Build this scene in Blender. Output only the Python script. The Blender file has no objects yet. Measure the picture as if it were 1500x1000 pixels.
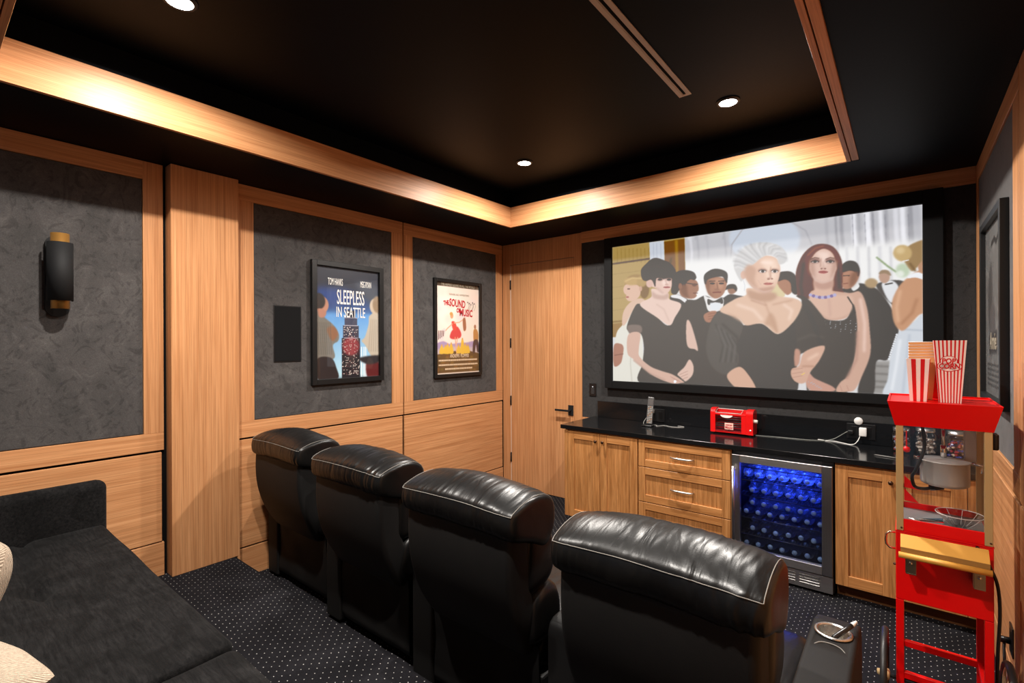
import bpy, bmesh, math, random
import numpy as np
from mathutils import Vector, Matrix, noise as mnoise
random.seed(7)
S = bpy.context.scene
COL = S.collection
# ------------------------------------------------------------------ camera, world, lamps, exposure
cam = bpy.data.cameras.new('camera'); cam_o = bpy.data.objects.new('camera', cam); COL.objects.link(cam_o)
cam.sensor_width = 36.0; cam.lens = 714.766/1500*36; cam.clip_start = 0.02; cam.shift_y = (502.054-500)/1500
yaw, roll = .677968, -.004456
cam_o.matrix_world = Matrix.Translation((0, 0, 1.6)) @ Matrix.Rotation(yaw, 4, 'Z') @ Matrix.Rotation(math.pi/2, 4, 'X') @ Matrix.Rotation(roll, 4, 'Z')
S.camera = cam_o
S.view_settings.view_transform = 'Standard'; S.view_settings.look = 'None'
S.view_settings.gamma = 1.0; S.view_settings.use_curve_mapping = False
S.view_settings.exposure = 0.0
W = bpy.data.worlds.new('rear_fill'); S.world = W; W.use_nodes = True  # even cool fill, added to come in through the open rear
W.node_tree.nodes['Background'].inputs[0].default_value = (.58, .78, 1.0, 1)
W.node_tree.nodes['Background'].inputs[1].default_value = 0.15
DOWNLIGHTS = [(-2.327, 3.055), (-.809, 3.05), (-2.327, .712), (-.809, .712)]
LAMP_W = 63.0
for i, (lx, ly) in enumerate(DOWNLIGHTS):
    ld = bpy.data.lights.new('downlight_lamp', 'AREA'); ld.shape = 'DISK'; ld.size = .075; ld.energy = LAMP_W
    ld.color = (1.0, .94, .87); ld.spread = math.radians(164)
    lo = bpy.data.objects.new('downlight_lamp', ld); lo.location = (lx, ly, 3.002); COL.objects.link(lo)

# ------------------------------------------------------------------ helpers
def srgb(r, g, b):
    f = lambda c: (c/255/12.92) if c <= 10 else ((c/255+.055)/1.055)**2.4
    return (f(r), f(g), f(b), 1.0)

class B:
    """collects shapes into one mesh"""
    def __init__(s): s.v = []; s.f = []; s.sm = []
    def add(s, vs, fs, sm=False):
        n = len(s.v); s.v += [tuple(p) for p in vs]
        s.f += [tuple(i+n for i in f) for f in fs]; s.sm += [sm]*len(fs); return s
    def bm(s, bm, sm=False):
        bm.verts.index_update()
        s.add([v.co[:] for v in bm.verts], [[v.index for v in f.verts] for f in bm.faces], sm); bm.free(); return s
    def box(s, x0, x1, y0, y1, z0, z1, bev=0, seg=2, M=None, sm=None):
        x0, x1 = min(x0, x1), max(x0, x1); y0, y1 = min(y0, y1), max(y0, y1); z0, z1 = min(z0, z1), max(z0, z1)
        b = bmesh.new()
        vs = [b.verts.new(p) for p in ((x0,y0,z0),(x1,y0,z0),(x1,y1,z0),(x0,y1,z0),(x0,y0,z1),(x1,y0,z1),(x1,y1,z1),(x0,y1,z1))]
        for f in ((0,3,2,1),(4,5,6,7),(0,1,5,4),(1,2,6,5),(2,3,7,6),(3,0,4,7)): b.faces.new([vs[i] for i in f])
        if bev: bmesh.ops.bevel(b, geom=b.edges[:], offset=bev, segments=seg, affect='EDGES', profile=.5)
        if M is not None: b.transform(M)
        return s.bm(b, sm if sm is not None else bool(bev and seg > 2))
    def tube(s, pts, r, n=10, caps=True, closed=False):
        pts = [Vector(p) for p in pts]; m = len(pts); rr = r if isinstance(r, (list, tuple)) else [r]*m
        vs = []; fs = []; up = None
        for i, p in enumerate(pts):
            if closed: t = pts[(i+1) % m]-pts[i-1]
            else: t = pts[min(i+1, m-1)]-pts[max(i-1, 0)]
            t.normalize()
            if up is None:
                up = Vector((0, 0, 1)) if abs(t.z) < .9 else Vector((1, 0, 0))
            a = t.cross(up)
            if a.length < 1e-5: a = t.cross(Vector((.3, .8, .5)))
            a.normalize(); up = a.cross(t)
            for k in range(n):
                th = k*math.tau/n; vs.append(p+a*math.cos(th)*rr[i]+up*math.sin(th)*rr[i])
        for i in range(m if closed else m-1):
            for k in range(n):
                a0 = i*n+k; a1 = i*n+(k+1) % n; j = ((i+1) % m)*n
                fs.append((a0, a1, j+(k+1) % n, j+k))
        if caps and not closed:
            fs.append(tuple(range(n-1, -1, -1))); fs.append(tuple((m-1)*n+k for k in range(n)))
        return s.add(vs, fs, True)
    def lathe(s, prof, c=(0,0,0), n=24, axis='z', M=None):
        vs = []; fs = []
        for (r, h) in prof:
            for k in range(n):
                th = k*math.tau/n; x, y = r*math.cos(th), r*math.sin(th)
                p = {'z': (x, y, h), 'y': (x, h, y), 'x': (h, x, y)}[axis]
                p = Vector(p)
                if M is not None: p = M @ p
                vs.append(p+Vector(c))
        for i in range(len(prof)-1):
            for k in range(n): fs.append((i*n+k, i*n+(k+1) % n, (i+1)*n+(k+1) % n, (i+1)*n+k))
        return s.add(vs, fs, True)
    def grid(s, P, cu=False, cv=False, sm=True):
        nu, nv = len(P), len(P[0]); vs = [p for row in P for p in row]; fs = []
        for i in range(nu if cu else nu-1):
            for j in range(nv if cv else nv-1):
                i2, j2 = (i+1) % nu, (j+1) % nv
                fs.append((i*nv+j, i2*nv+j, i2*nv+j2, i*nv+j2))
        return s.add(vs, fs, sm)
    def prism(s, poly, d, plane='xz', base=0.0):
        """poly in 2D, extruded by d along the third axis from base"""
        n = len(poly)
        def P(a, b, c): return {'xz': (a, c, b), 'yz': (c, a, b), 'xy': (a, b, c)}[plane]
        vs = [P(a, b, base) for a, b in poly]+[P(a, b, base+d) for a, b in poly]
        fs = [tuple(range(n)), tuple(range(2*n-1, n-1, -1))]+[(i, i+n, (i+1) % n+n, (i+1) % n) for i in range(n)]
        return s.add(vs, fs)

ROOT = {}
def obj(name, b, mat, parent=None, local=False):
    """one mesh object; world-space shapes are moved into the parent's space unless local"""
    me = bpy.data.meshes.new(name)
    off = Vector((0, 0, 0))
    if parent is not None and not local: off = ROOT.get(parent.name, Vector((0, 0, 0)))
    me.from_pydata([(p[0]-off.x, p[1]-off.y, p[2]-off.z) for p in b.v], [], b.f)
    me.polygons.foreach_set('use_smooth', b.sm)
    me.update()
    if mat is not None: me.materials.append(mat)
    bb = bmesh.new(); bb.from_mesh(me); bmesh.ops.recalc_face_normals(bb, faces=bb.faces[:]); bb.to_mesh(me); bb.free()
    o = bpy.data.objects.new(name, me); COL.objects.link(o)
    if parent is not None: o.parent = parent; ROOT[o.name] = off
    else: ROOT[o.name] = Vector((0, 0, 0))
    return o
def tag(o, label, cat, group=None, kind=None):
    if label: o['label'] = label
    if cat: o['category'] = cat
    if group: o['group'] = group
    if kind: o['kind'] = kind
    return o
def thing(name, label, cat, loc=(0,0,0), group=None):
    o = bpy.data.objects.new(name, None); o.empty_display_size = .05; o.location = loc; COL.objects.link(o); ROOT[o.name] = Vector(loc)
    return tag(o, label, cat, group)
def struct(name, b=None, mat=None, parent=None):
    if b is None:
        o = bpy.data.objects.new(name, None); COL.objects.link(o); ROOT[o.name] = Vector((0, 0, 0))
    else: o = obj(name, b, mat, parent)
    if parent is None: o['kind'] = 'structure'
    return o
def copy_tree(o, loc):
    r = o.copy(); COL.objects.link(r); r.location = loc; ROOT[r.name] = Vector(loc)
    for c in o.children:
        d = c.copy(); COL.objects.link(d); d.parent = r
        for g in c.children:
            e = g.copy(); COL.objects.link(e); e.parent = d
    return r
DEPS = lambda: bpy.context.evaluated_depsgraph_get()
def letters(name, text, size, mat, M, parent, sx=1.0, extrude=.0003, align='CENTER', shear=0, bold=0, spacing=1.0):
    """lettering as mesh; M maps text plane (x right, y up) to world"""
    cu = bpy.data.curves.new(name, 'FONT'); cu.body = text; cu.size = size; cu.align_x = align; cu.align_y = 'CENTER'
    cu.extrude = extrude; cu.shear = shear; cu.offset = bold; cu.space_character = spacing; cu.resolution_u = 3
    t = bpy.data.objects.new(name+'_tmp', cu); COL.objects.link(t)
    me = bpy.data.meshes.new_from_object(t.evaluated_get(DEPS())); me.name = name
    bpy.data.objects.remove(t); bpy.data.curves.remove(cu)
    off = ROOT.get(parent.name, Vector((0,0,0)))
    me.transform(Matrix.Translation(-off) @ M @ Matrix.Diagonal((sx, 1, 1, 1)))
    me.materials.clear(); me.materials.append(mat)
    o = bpy.data.objects.new(name, me); COL.objects.link(o); o.parent = parent; ROOT[o.name] = off
    return o
def frame_M(o, xd, yd):
    x = Vector(xd).normalized(); y = Vector(yd).normalized(); z = x.cross(y)
    return Matrix(((x.x, y.x, z.x, o[0]), (x.y, y.y, z.y, o[1]), (x.z, y.z, z.z, o[2]), (0, 0, 0, 1)))

# ------------------------------------------------------------------ materials
def mat_new(name):
    m = bpy.data.materials.new(name); m.use_nodes = True; nt = m.node_tree
    return m, nt, nt.nodes['Principled BSDF']
def N(nt, typ, **kw):
    n = nt.nodes.new(typ)
    for k, v in kw.items(): setattr(n, k, v)
    return n
def ramp(nt, src, stops):
    r = N(nt, 'ShaderNodeValToRGB'); cr = r.color_ramp
    while len(cr.elements) < len(stops): cr.elements.new(.5)
    for e, (p, c) in zip(cr.elements, stops): e.position = p; e.color = c
    nt.links.new(src, r.inputs[0]); return r.outputs[0]
def coords(nt, scale, kind='Object'):
    tc = N(nt, 'ShaderNodeTexCoord'); mp = N(nt, 'ShaderNodeMapping'); mp.inputs['Scale'].default_value = scale
    nt.links.new(tc.outputs[kind], mp.inputs[0]); return mp.outputs[0]
def noise(nt, vec, scale=1, detail=4, rough=.6, dist=0):
    n = N(nt, 'ShaderNodeTexNoise'); n.inputs['Scale'].default_value = scale; n.inputs['Detail'].default_value = detail
    n.inputs['Roughness'].default_value = rough; n.inputs['Distortion'].default_value = dist
    nt.links.new(vec, n.inputs['Vector']); return n.outputs[0]
def bump(nt, p, h, strength, dist=.002):
    b = N(nt, 'ShaderNodeBump'); b.inputs['Strength'].default_value = strength; b.inputs['Distance'].default_value = dist
    nt.links.new(h, b.inputs['Height']); nt.links.new(b.outputs[0], p.inputs['Normal'])
def mul(nt, a, b, f=1.0):
    m = N(nt, 'ShaderNodeMixRGB', blend_type='MULTIPLY'); m.inputs[0].default_value = f
    nt.links.new(a, m.inputs[1]); nt.links.new(b, m.inputs[2]); return m.outputs[0]
def plain(name, col, rough=.5, metal=0.0, spec=.5, coat=0.0):
    m, nt, p = mat_new(name)
    p.inputs['Base Color'].default_value = col; p.inputs['Roughness'].default_value = rough
    p.inputs['Metallic'].default_value = metal; p.inputs['Specular IOR Level'].default_value = spec
    if coat: p.inputs['Coat Weight'].default_value = coat; p.inputs['Coat Roughness'].default_value = .04
    v = coords(nt, (90, 90, 90)); n = noise(nt, v, 1, 3)          # faint surface grain
    mr = N(nt, 'ShaderNodeMapRange'); mr.inputs[3].default_value = max(0, rough-.04); mr.inputs[4].default_value = min(1, rough+.04)
    nt.links.new(n, mr.inputs[0]); nt.links.new(mr.outputs[0], p.inputs['Roughness'])
    return m
def wood(name, axis, dark, light, along=1.0, across=52, rough=.42, figure=0.0, line=.74):
    m, nt, p = mat_new(name)
    sc = [across]*3; sc['xyz'.index(axis)] = along
    v = coords(nt, tuple(sc))
    a = noise(nt, v, 1, 5, .62, .25+figure)
    c = ramp(nt, a, [(.28, dark), (.72, light)])
    sc2 = [across*5.5]*3; sc2['xyz'.index(axis)] = along*2.2
    v2 = coords(nt, tuple(sc2)); b = noise(nt, v2, 1, 3, .7)
    g = ramp(nt, b, [(.36, (line, line*.97, line*.93, 1)), (.56, (1, 1, 1, 1))])
    sc3 = [1.6]*3; sc3['xyz'.index(axis)] = .5
    big = noise(nt, coords(nt, tuple(sc3)), 1, 2)
    t = ramp(nt, big, [(.3, (.92, .92, .92, 1)), (.7, (1.05, 1.04, 1.03, 1))])
    nt.links.new(mul(nt, mul(nt, c, g), t), p.inputs['Base Color'])
    p.inputs['Roughness'].default_value = rough; p.inputs['Specular IOR Level'].default_value = .22
    bump(nt, p, b, .12, .001)
    return m
def emit(name, col, strength):
    m = bpy.data.materials.new(name); m.use_nodes = True; nt = m.node_tree; nt.nodes.clear()
    e = N(nt, 'ShaderNodeEmission'); e.inputs[0].default_value = col; e.inputs[1].default_value = strength
    o = N(nt, 'ShaderNodeOutputMaterial'); nt.links.new(e.outputs[0], o.inputs[0]); return m
def clear(name, tint=(1,1,1,1), refl=0.0, rough=.02, fres=1.45):
    """thin clear glass or plastic: lets light straight through, mirrors at grazing angles"""
    m = bpy.data.materials.new(name); m.use_nodes = True; nt = m.node_tree; nt.nodes.clear()
    t = N(nt, 'ShaderNodeBsdfTransparent'); t.inputs[0].default_value = tint
    g = N(nt, 'ShaderNodeBsdfGlossy'); g.inputs['Roughness'].default_value = rough
    f = N(nt, 'ShaderNodeLayerWeight'); f.inputs[0].default_value = .5      # same from both faces of a thin sheet
    pw = N(nt, 'ShaderNodeMath', operation='POWER'); pw.inputs[1].default_value = 5.0; nt.links.new(f.outputs['Facing'], pw.inputs[0])
    a = N(nt, 'ShaderNodeMath', operation='MULTIPLY_ADD'); a.inputs[1].default_value = .7; a.inputs[2].default_value = .035+refl; a.use_clamp = True
    nt.links.new(pw.outputs[0], a.inputs[0])
    x = N(nt, 'ShaderNodeMixShader'); nt.links.new(a.outputs[0], x.inputs[0]); nt.links.new(t.outputs[0], x.inputs[1]); nt.links.new(g.outputs[0], x.inputs[2])
    o = N(nt, 'ShaderNodeOutputMaterial'); nt.links.new(x.outputs[0], o.inputs[0]); return m
OAK_D, OAK_L = srgb(180, 122, 78), srgb(216, 160, 112)
WZ = wood('oak_veneer_vertical', 'z', OAK_D, OAK_L); WY = wood('oak_veneer_along_wall', 'y', OAK_D, OAK_L); WX = wood('oak_veneer_across', 'x', OAK_D, OAK_L)
CAB_D, CAB_L = srgb(164, 108, 58), srgb(212, 152, 94)
CZ = wood('cabinet_oak_vertical', 'z', CAB_D, CAB_L, 1.6, 26, .38, 1.4, .66); CX = wood('cabinet_oak_across', 'x', CAB_D, CAB_L, 1.6, 30, .38, .5, .8)
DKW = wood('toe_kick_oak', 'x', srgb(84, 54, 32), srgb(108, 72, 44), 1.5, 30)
BLACK = plain('black_paint', srgb(17, 17, 19), .55, 0, .3)
CEIL = plain('black_ceiling_paint', srgb(3, 6, 12), .5, 0, .08)
GAP = plain('black_reveal', srgb(8, 8, 8), .8, 0, .1)
BMETAL = plain('matte_black_metal', srgb(20, 20, 21), .72, 0, .3)
BPLASTIC = plain('black_plastic', srgb(20, 20, 21), .3, 0, .5)
CHAR = None
def suede(name, a, b_, hi):
    m, nt, p = mat_new(name)
    v = coords(nt, (1, 1, 1))
    n1 = noise(nt, v, 3.5, 5, .62, 1.6); n2 = noise(nt, v, 240, 2, .5)
    st = N(nt, 'ShaderNodeTexNoise'); st.inputs['Scale'].default_value = 7; st.inputs['Detail'].default_value = 2; st.inputs['Distortion'].default_value = 4.5
    nt.links.new(v, st.inputs['Vector'])
    c = ramp(nt, n1, [(.3, a), (.52, b_), (.75, hi)])
    s2 = ramp(nt, st.outputs[0], [(.36, (.72, .72, .72, 1)), (.44, (1, 1, 1, 1)), (.62, (1, 1, 1, 1)), (.7, (1.2, 1.2, 1.2, 1))])
    s3 = ramp(nt, n2, [(.3, (.8, .8, .8, 1)), (.7, (1.15, 1.15, 1.15, 1))])
    nt.links.new(mul(nt, mul(nt, c, s2), s3), p.inputs['Base Color'])
    p.inputs['Roughness'].default_value = .85; p.inputs['Specular IOR Level'].default_value = .15
    p.inputs['Sheen Weight'].default_value = .25; p.inputs['Sheen Roughness'].default_value = .5
    bump(nt, p, n2, .25, .001); return m
SUEDE = suede('brushed_grey_suede', srgb(60, 58, 57), srgb(70, 67, 66), srgb(82, 79, 77))
DARKFAB = suede('charcoal_acoustic_fabric', srgb(44, 43, 43), srgb(47, 46, 46), srgb(51, 50, 50))
def carpet():
    m, nt, p = mat_new('black_pin_dot_carpet')
    tc = N(nt, 'ShaderNodeTexCoord'); mp = N(nt, 'ShaderNodeMapping'); mp.inputs['Rotation'].default_value = (0, 0, math.radians(45))
    mp.inputs['Scale'].default_value = (1/.0336,)*3; nt.links.new(tc.outputs['Object'], mp.inputs[0])
    fr = N(nt, 'ShaderNodeVectorMath', operation='FRACTION'); nt.links.new(mp.outputs[0], fr.inputs[0])
    sb = N(nt, 'ShaderNodeVectorMath', operation='SUBTRACT'); sb.inputs[1].default_value = (.5, .5, 0); nt.links.new(fr.outputs[0], sb.inputs[0])
    ml = N(nt, 'ShaderNodeVectorMath', operation='MULTIPLY'); ml.inputs[1].default_value = (1, 1, 0); nt.links.new(sb.outputs[0], ml.inputs[0])
    le = N(nt, 'ShaderNodeVectorMath', operation='LENGTH'); nt.links.new(ml.outputs[0], le.inputs[0])
    v = coords(nt, (1, 1, 1)); n = noise(nt, v, 420, 2, .6); n2 = noise(nt, v, 5, 3)
    ad = N(nt, 'ShaderNodeMath', operation='MULTIPLY_ADD'); ad.inputs[1].default_value = .06; nt.links.new(n, ad.inputs[0]); nt.links.new(le.outputs[1], ad.inputs[2])
    d = ramp(nt, ad.outputs[0], [(.07, (1, 1, 1, 1)), (.105, (0, 0, 0, 1))])
    base = ramp(nt, n, [(.3, srgb(19, 19, 22)), (.7, srgb(40, 39, 42))])
    base = mul(nt, base, ramp(nt, n2, [(.35, (.75, .75, .75, 1)), (.65, (1.1, 1.1, 1.1, 1))]))
    mx = N(nt, 'ShaderNodeMixRGB'); nt.links.new(d, mx.inputs[0]); nt.links.new(base, mx.inputs[1]); mx.inputs[2].default_value = srgb(216, 214, 210)
    nt.links.new(mx.outputs[0], p.inputs['Base Color']); p.inputs['Roughness'].default_value = .95; p.inputs['Specular IOR Level'].default_value = .05
    bump(nt, p, n, .5, .003); return m
CARPET = carpet()
def leather():
    m, nt, p = mat_new('black_leather')
    v = coords(nt, (1, 1, 1)); n = noise(nt, v, 7, 4, .6); fine = noise(nt, v, 260, 2, .5)
    st = noise(nt, coords(nt, (22, 4, 5)), 1, 2.5, .5, .8)
    nt.links.new(ramp(nt, n, [(.35, srgb(13, 12, 12)), (.7, srgb(19, 18, 17))]), p.inputs['Base Color'])
    r = N(nt, 'ShaderNodeMapRange'); r.inputs[3].default_value = .28; r.inputs[4].default_value = .40; nt.links.new(n, r.inputs[0]); nt.links.new(r.outputs[0], p.inputs['Roughness'])
    p.inputs['Specular IOR Level'].default_value = .36
    b0 = N(nt, 'ShaderNodeBump'); b0.inputs['Strength'].default_value = .30; b0.inputs['Distance'].default_value = .012
    nt.links.new(st, b0.inputs['Height'])
    b1 = N(nt, 'ShaderNodeBump'); b1.inputs['Strength'].default_value = .16; b1.inputs['Distance'].default_value = .001
    nt.links.new(fine, b1.inputs['Height']); nt.links.new(b0.outputs[0], b1.inputs['Normal']); nt.links.new(b1.outputs[0], p.inputs['Normal']); return m
LEATHER = leather()
def backcloth():
    m, nt, p = mat_new('black_leatherette_back')
    v = coords(nt, (1, 1, 1)); n = noise(nt, v, 4, 4, .6); fine = noise(nt, v, 300, 2, .5)
    nt.links.new(ramp(nt, n, [(.35, srgb(14, 13, 13)), (.7, srgb(20, 19, 18))]), p.inputs['Base Color'])
    p.inputs['Roughness'].default_value = .62; p.inputs['Specular IOR Level'].default_value = .3
    bump(nt, p, fine, .2, .001); return m
BACKCLOTH = backcloth()
THREAD = plain('pale_grey_thread', srgb(120, 116, 110), .6)
def velvet():
    m, nt, p = mat_new('black_corded_velvet')
    v = coords(nt, (3, 26, 26)); n = noise(nt, v, 3, 6, .75, .6); v2 = coords(nt, (1, 1, 1)); big = noise(nt, v2, 5, 4, .6, 1.2); fine = noise(nt, v2, 380, 2, .5)
    c = mul(nt, ramp(nt, n, [(.3, srgb(4, 4, 5)), (.68, srgb(31, 30, 30))]), ramp(nt, big, [(.36, (.5, .5, .5, 1)), (.64, (1.3, 1.3, 1.3, 1))]))
    nt.links.new(c, p.inputs['Base Color']); p.inputs['Roughness'].default_value = .9; p.inputs['Specular IOR Level'].default_value = .1
    p.inputs['Sheen Weight'].default_value = .02; bump(nt, p, fine, .4, .002); return m
VELVET = velvet()
def knit():
    m, nt, p = mat_new('beige_ribbed_weave')
    v = coords(nt, (1, 1, 1)); w = N(nt, 'ShaderNodeTexWave'); w.inputs['Scale'].default_value = 75; w.inputs['Distortion'].default_value = 2.5; w.inputs['Detail'].default_value = 2
    nt.links.new(v, w.inputs['Vector']); n = noise(nt, v, 130, 3)
    c = mul(nt, ramp(nt, w.outputs[1], [(.2, srgb(140, 122, 104)), (.8, srgb(196, 178, 156))]), ramp(nt, n, [(.3, (.78, .78, .78, 1)), (.7, (1.12, 1.12, 1.12, 1))]))
    nt.links.new(c, p.inputs['Base Color']); p.inputs['Roughness'].default_value = .9; bump(nt, p, w.outputs[1], .5, .003); return m
KNIT = knit()
def stone():
    m, nt, p = mat_new('polished_black_stone')
    v = coords(nt, (1, 1, 1)); n = noise(nt, v, 160, 2, .7)
    nt.links.new(ramp(nt, n, [(.4, srgb(14, 14, 15)), (.75, srgb(26, 26, 27))]), p.inputs['Base Color'])
    p.inputs['Roughness'].default_value = .13; p.inputs['Specular IOR Level'].default_value = .5; return m
STONE = stone()
def brushed(name, col, axis, rough=.26):
    m, nt, p = mat_new(name)
    sc = [500]*3; sc['xyz'.index(axis)] = 4; n = noise(nt, coords(nt, tuple(sc)), 1, 2)
    nt.links.new(ramp(nt, n, [(.3, tuple(c*.85 for c in col[:3])+(1,)), (.7, col)]), p.inputs['Base Color'])
    p.inputs['Metallic'].default_value = 1; p.inputs['Roughness'].default_value = rough; return m
STEEL = brushed('brushed_steel', (.74, .72, .69, 1), 'x', .36); STEELV = brushed('brushed_steel_upright', (.5, .49, .48, 1), 'z', .3)
CHROME = plain('polished_chrome', (.72, .71, .69, 1), .12, 1.0)
BRASS = plain('aged_brass', srgb(206, 150, 78), .34, .75)
GOLDP = plain('pale_gold_anodised', srgb(190, 160, 110), .4, .35)
GOLDH = plain('yellow_gold_handle', srgb(206, 152, 66), .42, .15)
BRONZE = plain('dark_bronze', srgb(84, 62, 48), .35, .9)
RED = plain('red_enamel', srgb(222, 6, 8), .36, 0, .4)
REDP = plain('glossy_red_plastic', srgb(214, 20, 20), .22, 0, .5)
WHITEP = plain('white_plastic', srgb(226, 224, 220), .35)
PAPERW = plain('white_card', srgb(226, 214, 206), .75, 0, .2); PAPERR = plain('red_card_print', srgb(190, 22, 24), .7, 0, .2); PAPERO = plain('tan_card_inside', srgb(222, 160, 104), .8, 0, .15)
TEXTW = plain('white_print', srgb(232, 230, 226), .6); TEXTR = plain('crimson_print', srgb(178, 30, 42), .6); TEXTD = plain('dark_print', srgb(50, 48, 48), .6); TEXTG = plain('grey_print', srgb(150, 140, 122), .6)
PIN = plain('white_print_speck', srgb(200, 200, 196), .5)
GLASS = clear('clear_glass'); PERSPEX = clear('clear_acrylic_bowl', (.97, .97, .97, 1), .10, .03)
COOLGLASS = clear('smoked_fridge_glass', (.78, .8, .86, 1), .02)
LENS = emit('downlight_lens', (1, .95, .88, 1), 26)

def bottle_mat():
    m = bpy.data.materials.new('cloudy_clear_bottle'); m.use_nodes = True; nt = m.node_tree; nt.nodes.clear()
    t = N(nt, 'ShaderNodeBsdfTransparent'); t.inputs[0].default_value = (.86, .92, 1, 1)
    d = N(nt, 'ShaderNodeBsdfTranslucent'); d.inputs[0].default_value = (.7, .8, .95, 1)
    g = N(nt, 'ShaderNodeBsdfGlossy'); g.inputs['Roughness'].default_value = .1
    lw = N(nt, 'ShaderNodeLayerWeight'); lw.inputs[0].default_value = .35
    x1 = N(nt, 'ShaderNodeMixShader'); x1.inputs[0].default_value = .25; nt.links.new(t.outputs[0], x1.inputs[1]); nt.links.new(d.outputs[0], x1.inputs[2])
    x = N(nt, 'ShaderNodeMixShader'); mr = N(nt, 'ShaderNodeMath', operation='MULTIPLY'); mr.inputs[1].default_value = .45; nt.links.new(lw.outputs['Fresnel'], mr.inputs[0]); nt.links.new(mr.outputs[0], x.inputs[0])
    nt.links.new(x1.outputs[0], x.inputs[1]); nt.links.new(g.outputs[0], x.inputs[2])
    o = N(nt, 'ShaderNodeOutputMaterial'); nt.links.new(x.outputs[0], o.inputs[0]); return m
# ================================================================== THE SETTING
XL, XR, YB, ZS, ZC = -3.54, .352, 4.231, 2.70, 3.02
struct('floor', B().box(XL-.1, XR+.1, 1.3, YB+.1, -.06, 0), CARPET)
pf = B()
prof = [(-1.3, 0), (1.38, 0), (1.382, .165), (1.376, .18), (1.362, .188), (1.34, .19), (-1.3, .19)]
pf.prism(prof, XR-XL+.2, 'yz', XL-.1)
struct('platform', pf, CARPET)
# ceiling: lowered border, raised centre
TX0, TX1, TY0, TY1 = -2.94, -.21, .168, 3.63
c = B()
c.box(XL-.1, TX0, -1.3, YB+.1, ZS, ZC+.1).box(TX1, XR+.1, -1.3, YB+.1, ZS, ZC+.1)
c.box(TX0, TX1, -1.3, TY0, ZS, ZC+.1).box(TX0, TX1, TY1, YB+.1, ZS, ZC+.1).box(TX0, TX1, TY0, TY1, ZC, ZC+.1)
struct('ceiling', c, CEIL)
# oak fascia boards round the raised centre
struct('trim_1', B().box(-2.939, -2.916, .2225, 3.629, 2.7-.002, 2.886, .001), WY)
struct('trim_2', B().box(-2.916, -.2745, 3.607, 3.629, 2.698, 2.886, .001), WX)
t3 = struct('trim_3', B().box(-.2735, -.252, .2225, 3.606, 2.694, 2.886, .001), WY)
obj('outer_bead', B().box(-.246, -.211, .196, 3.588, 2.690, 2.75, .002), WY, t3)
t4 = struct('trim_4', B().box(-2.916, -.2745, .200, .222, 2.694, 2.886, .001), WX)
obj('outer_bead', B().box(-2.939, -.211, .169, .195, 2.690, 2.75, .002), WX, t4)

# ---- panelled wall beside the seats (X = XL)
wl = struct('wall_left', B().box(XL-.12, XL-.02, -1.3, YB+.1, 0, ZS), GAP)
def lbox(name, y0, y1, z0, z1, mat, d=.02, bev=.0015):
    return obj(name, B().box(XL-d, XL, y0, y1, z0, z1, bev, 1), mat, wl)
def fabric_left(y0, y1, z0, z1):
    obj('fabric_panel', B().box(XL-.02, XL-.004, y0+.003, y1-.003, z0+.003, z1-.003, .004, 2), SUEDE, wl)
# section by the sofa
lbox('top_rail', -1.25, .888, 2.588, 2.697, WY); lbox('stile', .888, .990, 1.063, 2.697, WZ)
lbox('lower_rail', -1.25, .990, .956, 1.063, WY); fabric_left(-1.25, .888, 1.063, 2.588)
lbox('lower_panel', -1.25, .978, .400, .942, WY); lbox('base_board', -1.25, .99, .19, .392, WY)
# pilaster
obj('pilaster', B().box(XL-.02, -3.463, 1.008, 1.395, .19, 2.697, .002, 1), WZ, wl)
obj('pilaster_foot', B().box(XL-.02, -3.463, 1.3795, 1.395, 0, .19), WZ, wl)
for (a, b, f0, f1) in ((1.398, 2.822, 1.525, 2.70), (2.834, 4.226, 2.939, 4.12)):
    lbox('top_rail', a, b, 2.586, 2.697, WY); lbox('lower_rail', a, b, .956, 1.068, WY)
    lbox('stile', a, f0, 1.068, 2.586, WZ); lbox('stile', f1, b, 1.068, 2.586, WZ)
    fabric_left(f0, f1, 1.068, 2.586)
    lbox('lower_panel', a, b-.008, .208, .943, WY); lbox('base_board', a, b, 0, .197, WY)

# ---- screen wall (Y = YB)
wb = struct('wall_back', B().box(XL-.1, XR+.1, YB+.02, YB+.12, 0, ZS), GAP)
def bbox_(name, x0, x1, z0, z1, mat, d=.02, proud=0.0, bev=.0015, parent=None):
    return obj(name, B().box(x0, x1, YB-proud, YB+d, z0, z1, bev, 1), mat, parent or wb)
bbox_('door_casing', -3.538, -3.428, 0, 2.697, WZ); bbox_('door_casing', -2.598, -2.511, 0, 2.697, WZ, proud=.004)
bbox_('door_head', -3.428, -2.598, 2.466, 2.697, WZ)
bbox_('top_rail', -2.508, XR, 2.592, 2.702, WX, proud=.012)
bbox_('fabric_panel', -2.508, XR, .86, 2.592, DARKFAB)
bbox_('base_board', -2.511, -2.36, 0, .86, WZ)
d1 = struct('door_1', B().box(-3.421, -2.602, YB+.001, YB+.02, .006, 2.459, .001, 1), WZ)
obj('lit_gap_strip', B().box(-3.4275, -3.4215, YB+.002, YB+.016, .01, 2.459), plain('white_lit_gap', srgb(214, 205, 196), .6), d1)  # white strip paints the lit jamb glimpsed through the hinge gap
obj('lit_gap_strip', B().box(-3.42, -2.602, YB+.006, YB+.016, 2.4595, 2.4625), plain('pale_lit_edge', srgb(196, 170, 140), .6), d1)  # bright line of light above the door, put in as colour
for z in (2.245, 1.60, .96, .33):
    obj('hinge', B().box(-3.431, -3.417, YB-.006, YB+.006, z-.052, z+.052, .002).tube([(-3.424, YB-.007, z-.05), (-3.424, YB-.007, z+.05)], .006, 8), BMETAL, d1)
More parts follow.
